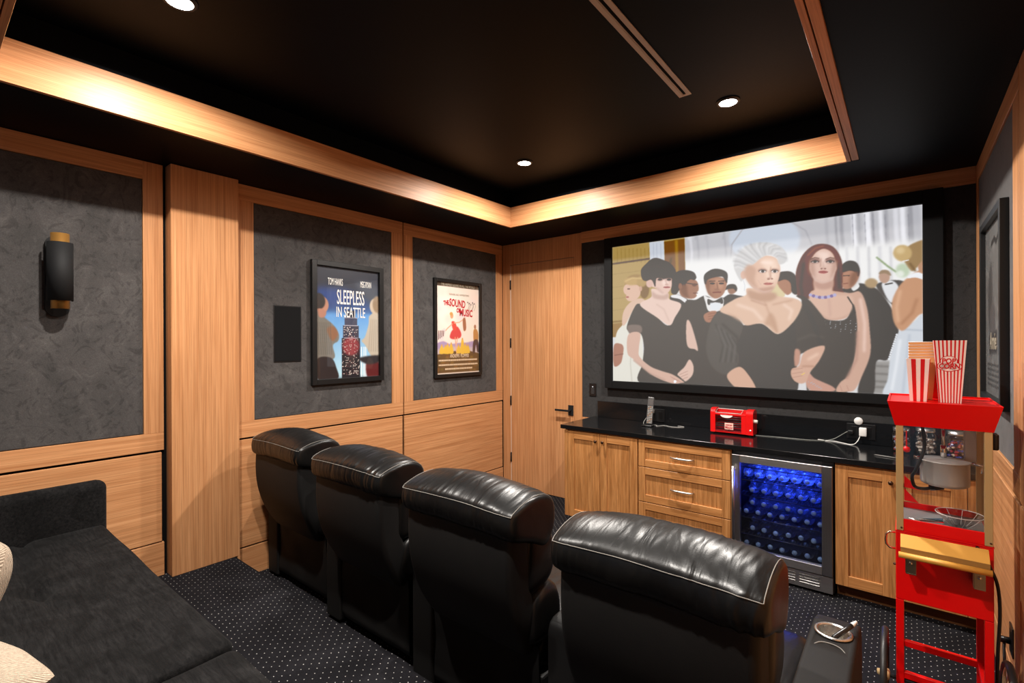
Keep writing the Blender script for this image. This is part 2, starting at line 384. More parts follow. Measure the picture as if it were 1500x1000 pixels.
h = obj('door_handle', B().box(-2.672, -2.612, YB-.008, YB+.001, .86, .965, .002).tube([(-2.642, YB-.008, .913), (-2.642, YB-.05, .913)], .01, 10).box(-2.80, -2.632, YB-.062, YB-.046, .903, .923, .003), BMETAL, d1)

# ---- wall with the popcorn cart (X = XR)
wr = struct('wall_right', B().box(XR+.02, XR+.12, -1.3, YB+.1, 0, ZS), GAP)
def rbox(name, y0, y1, z0, z1, mat, bev=.0015, proud=0.0):
    return obj(name, B().box(XR-proud, XR+.02, y0, y1, z0, z1, bev, 1), mat, wr)
rbox('stile', 4.135, 4.229, .98, 2.697, WZ); rbox('top_rail', 2.757, 4.135, 2.592, 2.697, WY)
rbox('stile', 2.757, 2.895, 1.06, 2.592, WZ)
obj('fabric_panel', B().box(XR+.005, XR+.02, 2.898, 4.132, 1.064, 2.588, .004, 2), SUEDE, wr)
rbox('lower_rail', 2.757, 4.135, .962, 1.06, WY, .003); rbox('lower_panel', 2.757, 4.229, .205, .948, WY, .003); rbox('base_board', 2.757, 4.229, 0, .195, WY)
rbox('stile', 1.40, 2.745, .962, 2.697, WZ); rbox('lower_panel', 1.40, 2.745, .205, .948, WY); rbox('base_board', 1.40, 2.745, 0, .195, WY)
rbox('stile', -1.25, 1.388, .962, 2.697, WZ); rbox('lower_panel', -1.25, 1.388, .205, .948, WY)

# ================================================================== SCREEN
def spline(pts, n=6, closed=True):
    P = np.array(pts, float); m = len(P); out = []
    for i in range(m):
        p0, p1, p2, p3 = P[i-1], P[i], P[(i+1) % m], P[(i+2) % m]
        for k in range(n):
            t = k/n; out.append(.5*((2*p1)+(-p0+p2)*t+(2*p0-5*p1+4*p2-p3)*t*t+(-p0+3*p1-3*p2+p3)*t**3))
    return np.array(out)
def blur(m, s):
    if s < .3: return m
    r = int(math.ceil(2.5*s)); k = np.exp(-.5*(np.arange(-r, r+1)/s)**2); k /= k.sum()
    m = np.apply_along_axis(lambda a: np.convolve(a, k, 'same'), 0, m)
    return np.apply_along_axis(lambda a: np.convolve(a, k, 'same'), 1, m)
class Canvas:
    def __init__(s, w, h, col): s.w, s.h = w, h; s.a = np.ones((h, w, 3))*np.array(col, float)
    def mask(s, pts, b, inside):
        pad = int(3*b)+3
        x0 = max(0, int(pts[:, 0].min())-pad); x1 = min(s.w, int(pts[:, 0].max())+pad+1)
        y0 = max(0, int(pts[:, 1].min())-pad); y1 = min(s.h, int(pts[:, 1].max())+pad+1)
        if x1 <= x0 or y1 <= y0: return
        q = 2; X, Y = np.meshgrid(np.arange((x1-x0)*q)/q+x0+.25, np.arange((y1-y0)*q)/q+y0+.25)
        m = inside(X, Y).astype(float)
        m = m.reshape(y1-y0, q, x1-x0, q).mean((1, 3))
        return (slice(y0, y1), slice(x0, x1)), blur(m, b)
    def put(s, r, col, col2=None):
        if r is None: return
        sl, m = r; c = np.array(col, float)
        if col2 is not None:
            t = np.linspace(0, 1, m.shape[0])[:, None, None]; c = c*(1-t)+np.array(col2, float)*t
        s.a[sl] = s.a[sl]*(1-m[..., None])+c*m[..., None]
    def poly(s, pts, col, b=.6, sp=True, col2=None):
        P = spline(pts) if sp else np.array(pts, float)
        def ins(X, Y):
            r = np.zeros(X.shape, bool); n = len(P)
            for i in range(n):
                ax, ay = P[i-1]; bx, by = P[i]
                if ay == by: continue
                c = (ay > Y) != (by > Y)
                r ^= c & (X < (bx-ax)*(Y-ay)/(by-ay)+ax)
            return r
        s.put(s.mask(P, b, ins), col, col2)
    def line(s, pts, col, w, b=.6):
        P = np.array(pts, float)
        def ins(X, Y):
            d = np.full(X.shape, 1e9)
            for i in range(len(P)-1):
                a = P[i]; v = P[i+1]-a; L = max(v@v, 1e-9)
                t = np.clip(((X-a[0])*v[0]+(Y-a[1])*v[1])/L, 0, 1)
                d = np.minimum(d, np.hypot(X-a[0]-t*v[0], Y-a[1]-t*v[1]))
            return d < w
        lo = P-w; hi = P+w
        s.put(s.mask(np.vstack([lo, hi]), b, ins), col)
    def ell(s, c, r, col, b=.6): s.poly([(c[0]+r[0]*math.cos(k*math.tau/14), c[1]+r[1]*math.sin(k*math.tau/14)) for k in range(14)], col, b)
def lin(a):
    a = np.clip(a/255, 0, 1); return np.where(a <= .04045, a/12.92, ((a+.055)/1.055)**2.4)
def picture_mesh(name, arr, origin, xd, yd, wdt, hgt, mat, parent):
    """a flat print: one small face per dot of the picture; arr is linear colour, top row first"""
    h, w, _ = arr.shape
    o = np.array(origin, float); x = np.array(xd, float)*wdt; y = np.array(yd, float)*hgt
    gx, gy = np.meshgrid(np.linspace(0, 1, w), np.linspace(1, 0, h))
    v = o+gx[..., None]*x+gy[..., None]*y
    off = np.array(ROOT.get(parent.name, Vector((0, 0, 0)))); v = (v-off).reshape(-1, 3)
    idx = np.arange(w*h).reshape(h, w); q = np.stack([idx[1:, :-1], idx[1:, 1:], idx[:-1, 1:], idx[:-1, :-1]], -1).reshape(-1, 4)
    me = bpy.data.meshes.new(name); me.vertices.add(len(v)); me.vertices.foreach_set('co', v.astype(np.float32).ravel())
    me.loops.add(q.size); me.loops.foreach_set('vertex_index', q.astype(np.int32).ravel())
    me.polygons.add(len(q)); me.polygons.foreach_set('loop_start', np.arange(0, q.size, 4, dtype=np.int32))
    me.update(calc_edges=True)
    ca = me.color_attributes.new('print', 'FLOAT_COLOR', 'POINT')
    ca.data.foreach_set('color', np.concatenate([arr.reshape(-1, 3), np.ones((w*h, 1))], 1).astype(np.float32).ravel())
    me.materials.append(mat); ob = bpy.data.objects.new(name, me); COL.objects.link(ob); ob.parent = parent; ROOT[ob.name] = Vector(off)
    return ob
def print_mat(name, emission=0.0, rough=.4, coat=0.0, albedo=1.0):
    m, nt, p = mat_new(name); a = N(nt, 'ShaderNodeVertexColor'); a.layer_name = 'print'
    if emission:
        p.inputs['Base Color'].default_value = (albedo, albedo, albedo, 1); nt.links.new(a.outputs[0], p.inputs['Emission Color']); p.inputs['Emission Strength'].default_value = emission
    else: nt.links.new(a.outputs[0], p.inputs['Base Color'])
    p.inputs['Roughness'].default_value = rough
    p.inputs['Specular IOR Level'].default_value = .5 if coat else .1
    if coat: p.inputs['Coat Weight'].default_value = coat; p.inputs['Coat Roughness'].default_value = .02
    return m
ART=[
(0,198,198,203,12,0,"-7 -26 2015 -19 2014 268 -9 319"),
(0,206,214,226,6,1,"1376 117 1356 189 1297 243 1211 268 1111 257 1019 212 953 140 929 56 954 -22 1020 -76 1113 -96 1212 -79 1298 -31 1356 39"),
(1,184,184,190,2,5,"938 214 948 98 1021 0 1163 -26 1329 0 1408 67 1442 162"),
(1,185,185,191,3.5,9,"1519 -79 1526 102 1535 227 1529 437"),
(1,160,160,166,3.5,5,"1571 -70 1577 109 1587 233 1580 441"),
(1,170,170,176,3.5,10,"1600 -65 1606 114 1616 236 1609 443"),
(1,238,238,244,3.5,12,"1664 -53 1670 123 1680 244 1674 448"),
(1,180,180,186,3.5,8,"1692 -48 1698 127 1708 247 1701 451"),
(1,240,240,246,3.5,16,"1734 -41 1740 133 1749 252 1743 454"),
(1,170,170,176,3.5,6,"1761 -36 1767 137 1776 255 1770 456"),
(1,235,235,241,3.5,10,"1801 -28 1807 142 1816 260 1810 459"),
(1,175,175,181,3.5,9,"1828 -24 1834 146 1843 263 1837 461"),
(1,225,225,231,3.5,12,"1874 -16 1879 153 1888 269 1882 464"),
(1,238,238,244,3.5,12,"1906 -10 1911 157 1920 272 1914 467"),
(1,165,165,171,3.5,14,"1944 -3 1949 163 1958 277 1952 470"),
(1,190,190,196,3.5,16,"1971 2 1977 167 1985 280 1979 472"),
(1,185,185,191,3.5,9,"690 23 700 -17 714 129 705 374"),
(1,190,190,196,3.5,8,"760 33 770 -7 783 137 774 379"),
(1,185,185,191,3.5,7,"886 50 896 11 908 152 900 389"),
(1,220,220,226,3.5,10,"639 16 649 -24 663 123 654 370"),
(1,150,150,158,2,2,"1661 1 1667 191 1657 293"),
(1,150,150,158,2,2,"1724 12 1730 199 1720 299"),
(1,150,150,158,2,2,"1765 19 1771 204 1761 304"),
(1,150,150,158,2,2,"1825 29 1831 212 1821 310"),
(1,150,150,158,2,2,"1935 47 1940 226 1931 322"),
(0,238,238,238,14,0,"592 177 2015 204 2012 921 590 658"),  # paler below the downlight shadow edge: room light painted into the film picture
(1,205,205,209,4,8,"1581 197 1587 494"),
(1,214,214,218,4,6,"1632 204 1638 497"),
(1,212,212,216,4,8,"1688 211 1694 501"),
(1,200,200,204,4,6,"1744 218 1749 505"),
(1,215,215,219,4,9,"1798 224 1803 508"),
(1,206,206,210,4,6,"1851 231 1856 512"),
(0,176,150,98,2,0,"-15 -20 608 -3 612 335 301 757 -19 753"),
(1,150,126,78,2,2,"45 15 48 131"),
(1,150,126,78,2,2,"81 19 84 135"),
(1,150,126,78,2,2,"117 24 119 139"),
(1,150,126,78,2,2,"152 28 154 143"),
(1,150,126,78,2,2,"186 32 189 146"),
(1,150,126,78,2,2,"221 37 223 150"),
(1,150,126,78,2,2,"254 41 257 154"),
(1,150,126,78,2,2,"288 45 290 157"),
(1,150,126,78,2,2,"321 49 323 161"),
(1,92,74,48,2,8,"-16 140 325 132"),
(1,158,134,86,2,2,"-1 227 318 219"),
(1,158,134,86,2,2,"-1 337 317 324"),
(1,158,134,86,2,2,"-2 434 317 416"),
(1,158,134,86,2,2,"-2 530 316 508"),
(1,140,112,66,2,8,"-18 626 117 620"),
(0,150,116,66,2,0,"-18 643 117 633 116 755 -19 753"),
(0,206,212,222,2,0,"326 0 447 3 453 168 332 162"),
(1,186,192,205,2,3,"360 15 362 132"),
(1,186,192,205,2,3,"387 18 389 135"),
(1,186,192,205,2,3,"420 23 422 139"),
(0,128,92,44,2,0,"447 13 608 10 611 260 517 277 453 181"),
(1,165,128,70,4,12,"544 20 550 254"),
(0,96,84,44,4,1,"481 184 508 136 505 187"),
(0,150,148,146,6,0,"1758 918 1905 915 1904 1127 1757 1136"),
(1,124,122,120,3,7,"1757 948 1869 952"),
(1,124,122,120,3,7,"1757 995 1869 998"),
(1,124,122,120,3,7,"1757 1042 1869 1044"),
(1,124,122,120,3,7,"1757 1077 1868 1078"),
(0,222,220,210,2,1,"27 754 94 646 132 552 197 499 268 512 281 704 266 836 279 1126 10 1132"),
(1,196,192,180,3,4,"174 782 159 971 172 1118"),
(1,240,238,230,3,5,"210 756 199 943"),
(0,214,182,162,2,1,"176 460 268 446 296 507 197 528 117 647 87 646 102 538"),
(0,160,130,86,3,1,"317 324 307 353 279 375 239 385 193 382 152 366 123 339 112 308 123 278 152 256 194 246 239 251 280 268 307 294"),
(0,128,100,62,3,1,"324 371 320 404 308 431 291 445 273 444 256 428 244 399 240 364 245 330 256 304 273 290 292 291 309 308 320 336"),
(0,216,180,160,2,1,"100 354 121 322 176 320 240 345 247 411 204 455 147 459 121 430 126 410 106 389"),
(0,188,156,104,4,1,"248 305 241 319 221 328 192 332 160 330 131 321 111 308 104 293 111 280 131 270 160 267 193 269 221 278 241 291"),
(0,178,148,98,4,1,"303 310 299 329 288 344 271 351 252 350 235 340 223 323 219 303 224 284 235 269 252 262 271 263 288 274 299 290"),
(1,206,178,124,3,5,"118 295 177 273 262 283"),
(0,92,66,54,1.5,1,"160 360 159 362 155 364 150 365 144 364 139 363 135 361 134 358 135 356 139 354 144 354 150 354 155 355 159 358"),
(0,166,98,90,1.5,1,"150 427 148 429 144 432 138 432 132 432 126 430 122 428 121 425 122 422 126 420 132 419 138 419 144 421 148 424"),
(0,200,160,140,2,1,"264 366 263 375 259 382 254 386 249 386 244 381 240 374 239 364 240 355 244 348 249 344 254 345 259 349 263 357"),
(0,168,118,100,2,1,"11 823 71 809 98 836 93 897 71 973 10 991"),
(1,130,86,74,2,4,"18 905 93 893"),
(0,66,64,64,2,1,"491 466 510 435 568 439 643 487 667 563 642 711 490 657"),
(0,228,228,230,1.5,1,"504 435 555 434 621 473 615 501 568 468 506 451"),
(0,156,112,92,2,1,"568 332 644 319 699 342 712 405 692 431 698 451 674 469 631 466 574 433"),
(0,44,38,36,2,1,"504 365 512 289 556 255 619 251 675 272 695 311 680 331 650 324 619 348 606 391 568 395 542 428 506 418"),
(0,122,84,68,6,1,"575 370 619 361 631 437 643 465 587 436"),
(0,140,98,80,2,1,"588 371 587 382 583 390 577 395 570 394 564 389 559 380 558 369 560 358 564 349 570 345 577 346 583 351 587 360"),
(1,40,36,36,1.2,3,"606 345 662 359 705 365"),
(0,104,74,62,2,1,"697 369 696 374 691 378 684 379 676 379 670 376 665 372 663 367 665 362 670 359 676 357 684 358 691 360 696 365"),
(1,110,70,60,1.5,4,"674 429 702 431"),
(0,62,62,64,2,1,"869 500 926 456 981 465 1025 486 880 536"),
(0,150,112,94,2,1,"920 402 971 400 976 436 948 455 924 442"),
(0,52,46,44,2,1,"898 421 920 387 965 386 982 413 976 438 959 417 926 416"),
(0,70,68,66,2,1,"605 510 692 480 752 454 811 473 880 474 931 515 970 600 978 1140 577 1162 616 835"),
(0,228,226,226,1.5,1,"750 450 788 469 880 477 889 525 869 569 787 571 762 506"),
(0,44,42,42,1.5,1,"778 480 823 497 876 477 883 520 829 507 783 524"),
(0,164,118,96,2,1,"760 335 824 317 906 345 908 401 886 453 846 479 811 470 776 428"),
(0,38,34,34,2,1,"755 359 753 304 789 272 835 262 887 277 917 307 913 372 901 353 881 324 824 324 779 337 769 370"),
(0,128,88,70,6,1,"765 348 794 350 790 423 823 468 782 434"),
(0,186,140,116,7,1,"829 341 881 348 886 406 846 409"),
(0,60,42,38,1.3,1,"830 369 828 372 823 374 816 375 807 374 800 372 795 369 793 366 795 363 800 361 808 360 816 361 823 363 828 366"),
(1,50,40,36,1.5,3,"791 350 830 351"),
(0,60,42,38,1.3,1,"893 374 892 377 887 379 879 380 871 379 864 377 859 374 857 371 859 368 864 366 871 365 879 366 887 368 892 371"),
(1,50,40,36,1.5,3,"855 355 893 356"),
(1,138,96,78,2.5,5,"844 366 849 409"),
(1,120,66,58,1.6,5,"817 434 869 435"),
(0,146,104,86,3,1,"862 416 861 419 855 422 848 423 840 422 832 420 827 417 825 413 827 410 832 407 840 406 848 407 856 409 861 412"),
(0,222,226,232,3,0,"793 508 869 512 871 566 799 563"),
(0,164,116,96,2,1,"749 597 799 571 839 575 834 618 810 651 763 646"),
(1,124,84,70,1.5,2,"781 592 832 585"),
(1,124,84,70,1.5,2,"781 610 832 603"),
(1,124,84,70,1.5,2,"781 629 832 621"),
(0,214,198,158,2,1,"1198 393 1237 377 1278 427 1278 496 1186 477"),
(0,168,122,100,2,1,"1237 368 1311 365 1335 441 1303 484 1270 454 1245 415"),
(0,48,42,42,2,1,"1229 362 1254 327 1319 329 1356 378 1359 479 1327 468 1319 406 1287 378 1242 387"),
(0,66,64,64,2,1,"1595 477 1645 455 1702 437 1783 477 1836 560 1875 661 1887 792 1835 908 1779 925 1765 1119 1685 1124 1735 825 1715 553"),
(0,226,226,226,1.5,1,"1652 447 1685 429 1696 459 1666 482"),
(0,176,128,106,2,1,"1608 360 1688 344 1696 390 1674 440 1642 467 1608 452"),
(0,46,40,40,2,1,"1602 360 1608 313 1643 291 1681 305 1699 352 1691 395 1674 366 1646 353"),
(0,132,92,74,6,1,"1653 378 1691 364 1682 423 1648 460"),
(1,60,44,40,1.1,3,"1614 383 1645 384"),
(1,120,72,62,1.3,2.5,"1614 433 1637 432"),
(0,172,146,112,3,1,"1789 444 1786 457 1777 467 1764 471 1749 470 1736 463 1727 452 1724 439 1727 426 1736 416 1749 411 1764 412 1777 419 1786 431"),
(0,74,72,72,2,1,"1781 465 1824 435 1902 437 1933 485 1933 647 1856 578"),
(0,222,224,228,2,1,"1808 450 1856 433 1889 481 1862 562 1836 544"),
(0,184,150,132,2,1,"1847 409 1845 426 1837 439 1827 446 1815 445 1804 436 1797 422 1794 404 1797 387 1805 374 1815 367 1827 368 1838 377 1845 392"),
(0,150,128,104,2,1,"1794 388 1808 366 1840 372 1853 404 1824 387"),
(1,50,48,48,1.5,4,"1826 454 1858 449"),
(1,140,160,120,2,5,"1784 286 1837 345 1876 382"),
(0,190,206,180,5,1,"1941 380 1938 398 1929 412 1915 419 1901 417 1887 408 1878 392 1875 374 1878 355 1887 342 1901 335 1916 336 1929 346 1938 361"),
(0,226,232,222,4,1,"1914 399 1913 407 1908 413 1900 416 1893 416 1885 411 1880 404 1879 395 1880 387 1885 381 1893 377 1901 378 1908 383 1913 390"),
(0,206,212,220,2,1,"1894 735 1951 688 2025 658 2024 1127 1821 1132 1835 1024 1848 891 1872 792"),
(1,184,192,204,4,5,"1938 760 1919 955 1906 1110"),
(1,228,232,238,4,7,"1894 792 1874 956 1854 1089"),
(1,176,184,196,3,4,"1901 727 2013 737"),
(0,226,230,236,1,1,"1884 759 1883 762 1882 765 1880 766 1877 766 1875 764 1874 762 1873 759 1874 756 1875 754 1877 753 1880 753 1882 754 1883 757"),
(0,226,230,236,1,1,"1880 772 1880 775 1878 778 1876 779 1874 779 1872 778 1870 775 1870 772 1871 770 1872 767 1874 766 1876 766 1878 767 1880 770"),
(0,226,230,236,1,1,"1877 786 1876 788 1875 791 1873 792 1871 792 1869 791 1867 788 1867 785 1867 783 1869 780 1871 779 1873 779 1875 780 1876 783"),
(0,226,230,236,1,1,"1874 799 1873 802 1872 804 1869 805 1867 805 1865 804 1864 801 1863 799 1864 796 1865 793 1867 792 1870 792 1872 794 1873 796"),
(0,226,230,236,1,1,"1870 812 1870 815 1868 817 1866 818 1864 818 1862 817 1860 815 1860 812 1860 809 1862 807 1864 805 1866 805 1868 807 1870 809"),
(0,226,230,236,1,1,"1867 825 1866 828 1865 830 1863 831 1860 831 1858 830 1857 828 1856 825 1857 822 1858 820 1860 819 1863 819 1865 820 1866 822"),
(0,226,230,236,1,1,"1863 838 1863 841 1861 843 1859 845 1857 845 1855 843 1853 841 1853 838 1853 835 1855 833 1857 832 1859 832 1861 833 1863 835"),
(0,226,230,236,1,1,"1860 851 1859 854 1858 856 1856 858 1853 858 1851 856 1850 854 1849 851 1850 848 1851 846 1854 845 1856 845 1858 846 1859 848"),
(0,226,230,236,1,1,"1856 864 1856 867 1854 870 1852 871 1850 871 1848 870 1846 867 1846 865 1846 862 1848 859 1850 858 1852 858 1854 859 1856 862"),
(0,226,230,236,1,1,"1853 878 1852 881 1851 883 1849 884 1847 884 1844 883 1843 881 1843 878 1843 875 1845 873 1847 871 1849 871 1851 873 1852 875"),
(0,226,230,236,1,1,"1850 891 1849 894 1848 896 1845 897 1843 897 1841 896 1840 894 1839 891 1840 888 1841 886 1843 885 1845 885 1848 886 1849 888"),
(0,226,230,236,1,1,"1846 904 1846 907 1844 909 1842 911 1840 911 1838 910 1836 907 1836 904 1836 901 1838 899 1840 898 1842 898 1844 899 1846 901"),
(0,196,148,116,2.5,1,"1930 423 1980 385 2026 368 2025 603 1979 648 1920 727 1888 727 1862 669 1857 561 1889 473"),
(1,170,122,92,5,6,"1972 552 1951 631 1901 694"),
(1,218,174,142,5,7,"1895 498 1878 595 1885 678"),
(0,236,238,242,1.5,1,"1935 410 1980 395 2026 431 2026 453 1972 426 1932 426"),
(0,156,128,90,2.5,1,"1915 321 1908 279 1947 227 2027 214 2026 333 1980 360 1952 386 1930 355"),
(0,186,142,114,2,1,"1980 352 2026 314 2026 399 1989 396"),
(0,196,168,118,3,1,"1950 279 1946 300 1934 315 1917 323 1897 321 1880 309 1868 291 1863 269 1868 248 1880 232 1898 225 1917 228 1934 239 1946 258"),
(0,216,192,146,5,1,"1917 259 1915 268 1910 275 1902 278 1892 277 1884 272 1878 264 1876 254 1879 245 1884 238 1893 235 1902 236 1910 242 1915 250"),
(1,232,232,236,1,3,"1908 323 1934 319"),
(1,122,96,64,3,6,"1942 340 1965 384"),
(0,70,68,66,2,1,"247 488 190 525 128 674 174 715 251 730 276 836 264 968 249 1128 713 1136 696 995 647 860 632 736 648 637 620 529 574 498 487 665 384 596"),
(0,226,198,186,2,1,"347 372 341 437 244 494 384 600 487 667 531 607 580 509 488 463 473 413"),
(0,198,166,154,5,1,"347 392 385 420 445 431 475 416 480 452 438 465 358 445"),
(1,206,176,164,4,4,"384 498 444 540 483 631"),
(0,120,106,100,3,1,"137 661 246 661 254 719 160 731"),
(0,208,172,156,2,1,"142 735 243 723 234 843 239 913 328 988 422 1023 514 1049 598 1101 580 1109 520 1117 442 1099 330 1048 188 937 133 883"),
(1,190,154,140,4,6,"188 943 328 1045 448 1093"),
(1,182,140,128,1.4,2,"494 1065 552 1094"),
(1,182,140,128,1.4,2,"507 1072 565 1099"),
(1,182,140,128,1.4,2,"520 1079 578 1103"),
(0,214,182,168,2,1,"622 636 654 662 705 850 678 850 631 835 617 760"),
(0,216,184,170,2,1,"550 1040 603 986 641 929 671 978 663 1046 615 1095 593 1084 565 1062"),
(1,180,138,126,1.4,2,"565 1047 628 1017"),
(1,180,138,126,1.4,2,"574 1064 628 1040"),
(1,180,138,126,1.4,2,"583 1082 628 1063"),
(0,240,240,244,1,1,"541 1101 539 1106 536 1110 532 1113 526 1113 522 1111 519 1107 518 1102 519 1097 522 1093 527 1091 532 1090 536 1092 540 1096"),
(0,222,190,178,2,1,"314 311 334 247 426 230 498 269 509 340 499 383 471 416 438 414 388 375 342 352"),
(0,214,178,166,2,1,"353 330 350 344 342 355 331 361 319 360 308 353 300 340 298 325 301 311 308 299 319 294 332 295 343 302 350 315"),
(0,52,42,40,2,1,"256 256 259 207 304 165 343 137 386 132 446 157 498 188 536 243 540 310 514 372 509 327 499 303 439 306 385 293 374 359 353 314 334 299 298 307 270 294"),
(1,84,66,60,5,6,"304 198 386 193 466 234"),
(1,28,24,24,6,8,"304 257 412 248 504 278"),
(0,204,168,156,5,1,"372 361 399 370 432 404 385 375"),
(0,240,216,206,7,1,"432 314 472 314 481 356 445 360"),
(0,170,136,128,3,1,"439 308 436 312 429 315 418 317 406 316 395 313 388 308 385 304 388 299 396 296 406 295 418 296 429 299 436 304"),
(0,34,28,30,1,1,"430 306 428 310 423 312 416 313 408 313 401 310 396 307 395 303 397 300 401 297 408 296 416 297 423 299 428 302"),
(0,170,136,128,3,1,"512 314 509 319 502 322 492 323 480 322 470 319 462 315 460 310 463 306 470 303 480 302 492 303 502 306 510 310"),
(0,34,28,30,1,1,"503 312 501 316 497 318 490 319 482 319 475 317 471 313 469 309 471 306 476 304 482 303 490 303 497 305 501 309"),
(1,204,170,160,3,5,"455 310 468 346"),
(0,200,162,150,2.5,1,"483 350 482 353 477 355 471 356 464 355 458 353 453 351 452 348 453 345 458 343 464 343 471 343 477 345 482 347"),
(0,172,98,98,1.5,1,"494 371 491 375 484 377 473 377 462 377 451 374 444 371 441 368 444 364 451 362 462 362 473 362 484 365 491 368"),
(1,130,70,72,1,1.6,"441 368 496 372"),
(0,206,174,164,4,1,"385 375 409 386 445 412 425 413"),
(0,96,54,46,2,1,"1356 469 1350 341 1384 236 1436 179 1492 165 1552 186 1591 242 1610 322 1611 478 1651 498 1609 516 1558 527 1437 520 1367 507"),
(0,70,68,66,2,1,"1431 537 1483 612 1543 658 1630 652 1665 533 1687 654 1689 825 1650 997 1628 1119 1419 1131 1436 933"),
(0,202,164,146,2,1,"1441 466 1558 475 1645 494 1701 491 1734 588 1747 724 1750 875 1708 1012 1671 1099 1628 1115 1573 1115 1593 1060 1646 997 1678 842 1684 688 1665 564 1630 649 1535 659 1475 611 1434 538"),
(0,212,176,158,4,1,"1459 382 1556 383 1561 492 1659 516 1645 618 1543 649 1453 574 1425 501 1453 467"),
(0,186,146,132,5,1,"1459 396 1502 421 1550 400 1558 448 1506 462 1459 441"),
(1,198,160,146,5,5,"1536 526 1543 632"),
(1,236,206,194,5,6,"1701 536 1723 689 1719 859"),
(1,180,140,126,4,6,"1686 740 1680 910 1629 1032"),
(1,60,58,58,1.2,4,"1636 518 1662 568 1673 620"),
(0,190,196,206,0.8,1,"1493 662 1492 663 1492 663 1491 664 1490 664 1489 663 1488 662 1488 661 1488 660 1489 660 1490 659 1491 659 1492 660 1492 661"),
(0,190,196,206,0.8,1,"1548 710 1548 711 1547 712 1546 712 1545 712 1544 712 1543 711 1543 710 1543 709 1544 708 1545 708 1546 708 1547 708 1548 709"),
(0,190,196,206,0.8,1,"1602 721 1602 722 1601 723 1600 723 1599 723 1598 723 1598 722 1597 721 1598 720 1598 719 1599 719 1600 719 1601 719 1602 720"),
(0,190,196,206,0.8,1,"1655 727 1655 728 1654 729 1653 729 1652 729 1651 729 1651 728 1650 727 1651 726 1651 725 1652 725 1653 725 1654 725 1655 726"),
(0,190,196,206,0.8,1,"1520 685 1519 686 1519 687 1518 687 1517 687 1516 687 1515 686 1515 685 1515 684 1516 683 1517 683 1518 683 1519 683 1519 684"),
(0,190,196,206,0.8,1,"1574 690 1574 691 1574 692 1573 692 1572 692 1571 692 1570 691 1570 690 1570 689 1571 688 1572 688 1573 688 1574 689 1574 689"),
(0,190,196,206,0.8,1,"1628 691 1628 692 1627 692 1626 693 1625 693 1624 692 1624 692 1623 691 1624 690 1624 689 1625 688 1626 689 1627 689 1628 690"),
(0,190,196,206,0.8,1,"1681 686 1680 687 1680 688 1679 689 1678 688 1677 688 1676 687 1676 686 1676 685 1677 685 1678 684 1679 684 1680 685 1680 685"),
(0,190,196,206,0.8,1,"1547 667 1546 668 1546 669 1545 669 1544 669 1543 669 1542 668 1542 667 1542 666 1543 665 1544 665 1545 665 1546 665 1546 666"),
(0,190,196,206,0.8,1,"1601 734 1600 735 1600 735 1599 736 1598 736 1597 735 1596 735 1596 734 1596 733 1597 732 1598 731 1599 732 1600 732 1600 733"),
(0,190,196,206,0.8,1,"1654 744 1653 744 1653 745 1652 746 1651 746 1650 745 1649 744 1649 743 1649 742 1650 742 1651 741 1652 741 1653 742 1653 743"),
(0,190,196,206,0.8,1,"1518 692 1518 693 1517 694 1516 694 1515 694 1514 694 1514 693 1513 692 1514 691 1514 690 1515 690 1516 690 1517 690 1518 691"),
(0,190,196,206,0.8,1,"1573 701 1573 702 1572 703 1571 704 1570 704 1569 703 1568 702 1568 701 1569 700 1569 700 1570 699 1571 699 1572 700 1573 700"),
(0,190,196,206,0.8,1,"1627 706 1626 707 1626 707 1625 708 1624 708 1623 707 1622 706 1622 705 1622 704 1623 704 1624 703 1625 703 1626 704 1626 705"),
(0,190,196,206,0.8,1,"1679 705 1679 706 1678 707 1677 707 1676 707 1675 707 1675 706 1675 705 1675 704 1675 703 1676 703 1677 703 1678 703 1679 704"),
(0,190,196,206,0.8,1,"1545 676 1545 677 1544 678 1543 678 1542 678 1541 678 1541 677 1540 676 1541 675 1541 674 1542 674 1543 674 1544 674 1545 675"),
(0,190,196,206,0.8,1,"1599 675 1599 676 1598 676 1597 677 1596 677 1596 676 1595 675 1595 674 1595 674 1596 673 1596 672 1597 672 1598 673 1599 674"),
(0,190,196,206,0.8,1,"1652 668 1652 669 1652 670 1651 670 1650 670 1649 670 1648 669 1648 668 1648 667 1649 666 1650 666 1651 666 1652 667 1652 667"),
(0,190,196,206,0.8,1,"1517 699 1516 700 1516 701 1515 701 1514 701 1513 701 1512 700 1512 699 1512 698 1513 697 1514 697 1515 697 1516 697 1516 698"),
(0,190,196,206,0.8,1,"1571 712 1571 713 1571 714 1570 714 1569 714 1568 714 1567 713 1567 712 1567 711 1568 710 1569 710 1570 710 1571 710 1571 711"),
(0,190,196,206,0.8,1,"1625 720 1625 721 1624 722 1623 722 1622 722 1621 722 1621 721 1620 720 1621 719 1621 718 1622 718 1623 718 1624 718 1625 719"),
(0,190,196,206,0.8,1,"1678 723 1677 724 1677 725 1676 725 1675 725 1674 725 1673 724 1673 723 1673 722 1674 721 1675 721 1676 721 1677 721 1677 722"),
(0,190,196,206,0.8,1,"1544 685 1543 686 1543 687 1542 688 1541 688 1540 687 1539 686 1539 685 1539 684 1540 683 1541 683 1542 683 1543 684 1543 684"),
(0,190,196,206,0.8,1,"1598 688 1598 689 1597 689 1596 690 1595 690 1594 689 1593 688 1593 687 1593 686 1594 686 1595 685 1596 685 1597 686 1598 687"),
(0,190,196,206,0.8,1,"1651 685 1651 686 1650 687 1649 687 1648 687 1647 687 1647 686 1646 685 1647 684 1647 683 1648 683 1649 683 1650 683 1651 684"),
